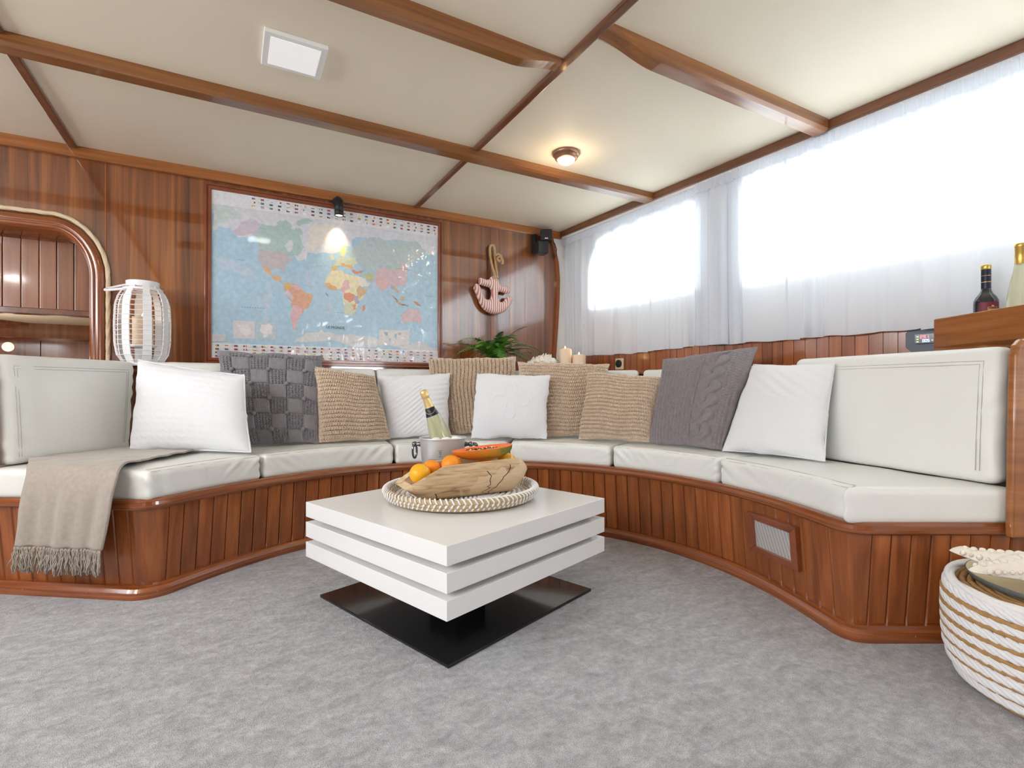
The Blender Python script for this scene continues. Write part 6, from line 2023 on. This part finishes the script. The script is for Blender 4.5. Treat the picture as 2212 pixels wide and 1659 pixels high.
for k in range(14):
    r = .012 + k * .0172
    P = [(PC[0] + r * math.cos(a), PC[1] + r * math.sin(a), .252 + .0015 * math.sin(9 * a)) for a in np.linspace(0, 2 * PI, max(18, int(r * 900)), endpoint=False)]
    v, f, uv = tube(P, .0092, 8, closed=True, lobes=2, pitch=2 * PI * r / max(3, round(2 * PI * r / .04)), amp=.3); mb.add(v, f)
mb.obj('coiled_top', m_tan, pf, smooth=True)
v, f, uv = lathe([(0, .004), (.215, .004), (.23, .03), (.245, .20), (.235, .245), (0, .245)], 48, PC); mesh_obj('core', v, f, m_tan, pf, smooth=True)

PL = np.array([1.893, .447, .2625])
plt = thing('round_plate', 'shallow beige plate with a dark grey rim on the pouf', 'plate', tuple(PL))
v, f, uv = lathe([(0, 0), (.17, 0), (.198, .006), (.206, .022), (.203, .0225)], 72, PL); mesh_obj('rim', v, f, pbr('slate grey rim', sr(96, 100, 98), .45), plt, smooth=True)
v, f, uv = lathe([(.2035, .0225), (.200, .0228), (.194, .014), (.178, .008), (0, .006)], 72, PL); mesh_obj('dish', v, f, pbr('pale straw dish', sr(216, 204, 172), .6, var=.05, vscale=40), plt, smooth=True)

def starfish():
    c = np.array([1.772, .503, .312])
    R3 = np.array(Matrix.Rotation(.16, 3, 'X') @ Matrix.Rotation(.05, 3, 'Y'))
    angs = [math.radians(a) for a in (98, 158, 236, 305, 24)]
    lens = [.150, .158, .15, .155, .16]
    n_, m_ = 260, 26
    th = np.linspace(0, 2 * PI, n_, endpoint=False)
    rad = np.zeros(n_)
    for a, L in zip(angs, lens):
        dlt = (th - a + PI) % (2 * PI) - PI
        x_ = np.abs(dlt)
        # straight-sided arm: half width 36 mm at the disc, 11 mm at the tip
        ar_ = np.where(x_ < 1.0, .040 / (np.sin(np.minimum(x_, 1.0)) + (.040 - .010) / L * np.cos(np.minimum(x_, 1.0)) + 1e-6), 0)
        ar_ = np.minimum(ar_, L * np.cos(np.minimum(x_ * 1.5, 1.4)) ** .3)
        rad = np.maximum(rad, ar_)
    rad = np.maximum(rad, .056)
    for _ in range(2): rad = (np.roll(rad, 1) + 2 * rad + np.roll(rad, -1)) / 4
    V = []
    for i in range(n_):
        for j in range(m_):
            t = j / (m_ - 1)
            r = rad[i] * t
            z_ = (.042 * (1 - (r / .17)) ** 1.3 + .012) * math.sqrt(max(0, 1 - t ** 2.5))
            V.append((r * math.cos(th[i]), r * math.sin(th[i]), z_))
    N = len(V)
    Vb = [(p[0], p[1], -.25 * p[2] - .0) for p in V]
    V = np.array(V + Vb)
    V[:N, 2] += np.abs(wnoise(V[:N], 75, 8, 7)) * .005 * np.clip(V[:N, 2] / .01, 0, 1)
    i, j = np.meshgrid(np.arange(n_), np.arange(m_ - 1), indexing='ij'); i2 = (i + 1) % n_
    F = np.stack([i * m_ + j, i2 * m_ + j, i2 * m_ + j + 1, i * m_ + j + 1], -1).reshape(-1, 4)
    F = np.concatenate([F, F[:, ::-1] + N])
    tr = lambda q: np.asarray(q, float) @ R3.T + c
    st = thing('starfish', 'dried white knobbly starfish resting on the plate', 'starfish', tuple(c - np.array([0, 0, .04])))
    mesh_obj('body', tr(V), F, m_shell, st, smooth=True)
    mbk = MB(); g = np.random.default_rng(5)
    for a, L in zip(angs, lens):
        for k in range(7):
            r = L * (.10 + .115 * k)
            z_ = (.042 * (1 - r / .17) ** 1.3 + .012) if r < .168 else .008
            v, f = ico((r * math.cos(a), r * math.sin(a), z_ * .97), .0105 - .0007 * k, 2, (1.1, 1.1, .8)); mbk.add(tr(v), f)
            for s_ in (-1, 1):
                w = .030 * (1 - .75 * r / L) + .006
                q = (r * math.cos(a) - s_ * w * math.sin(a), r * math.sin(a) + s_ * w * math.cos(a), z_ * .42)
                v, f = ico(q, .0062 * g.uniform(.8, 1.2), 1, (1, 1, 1.2)); mbk.add(tr(v), f)
    mbk.obj('knobs', m_shell, st, smooth=True)['kind'] = 'stuff'
starfish()

# ------------------------------------------------------------------ ceiling lamps
cl = thing('ceiling_lamp', 'small round brass ceiling lamp glowing warm', 'lamp', (1.585, 2.258, HC))
LC = (1.585, 2.258, HC)
v, f, uv = lathe([(.072, 0), (.073, -.010), (.066, -.018), (.062, -.020), (.061, -.030), (.054, -.036), (.049, -.036), (.048, -.026), (0, -.02)], 48, LC); mesh_obj('housing', v, f, m_brass, cl, smooth=True)
v, f, uv = lathe([(.049, -.033), (.044, -.046), (.030, -.055), (0, -.059)], 40, LC); mesh_obj('lens', v, f, pbr('warm lens', (1, .9, .75, 1), .3, emit=(1, .84, .58, 1), es=1.1), cl, smooth=True)
v, f = ico((LC[0], LC[1], HC - .050), .014, 2); mesh_obj('bulb', v, f, m_warm, cl, smooth=True)
d = bpy.data.lights.new('lamp_glow', 'POINT'); d.energy = 1.5; d.color = (1, .78, .5); d.shadow_soft_size = .04
o = bpy.data.objects.new('lamp_glow', d); COL.objects.link(o); o.location = (LC[0], LC[1], HC - .10)
for k, (x_, y_) in enumerate(LED_SPOTS):
    lp = thing('led_panel', ('square white flat light panel on the ceiling above the map side', 'unseen square light panel added for fill, on the ceiling far to the port side', 'unseen square light panel added for fill, on the ceiling to port behind the viewpoint')[k], 'lamp', (x_, y_, HC), 'flat light panels in the ceiling')
    v, f = bx(x_ - .1075, x_ + .1075, y_ - .107, y_ + .107, HC - .016, HC)
    mesh_obj('housing', v, f, m_white, lp, bevel=.003)
    v, f = bx(x_ - .085, x_ + .085, y_ - .085, y_ + .085, HC - .018, HC - .015); mesh_obj('diffuser', v, f, m_ledw, lp)
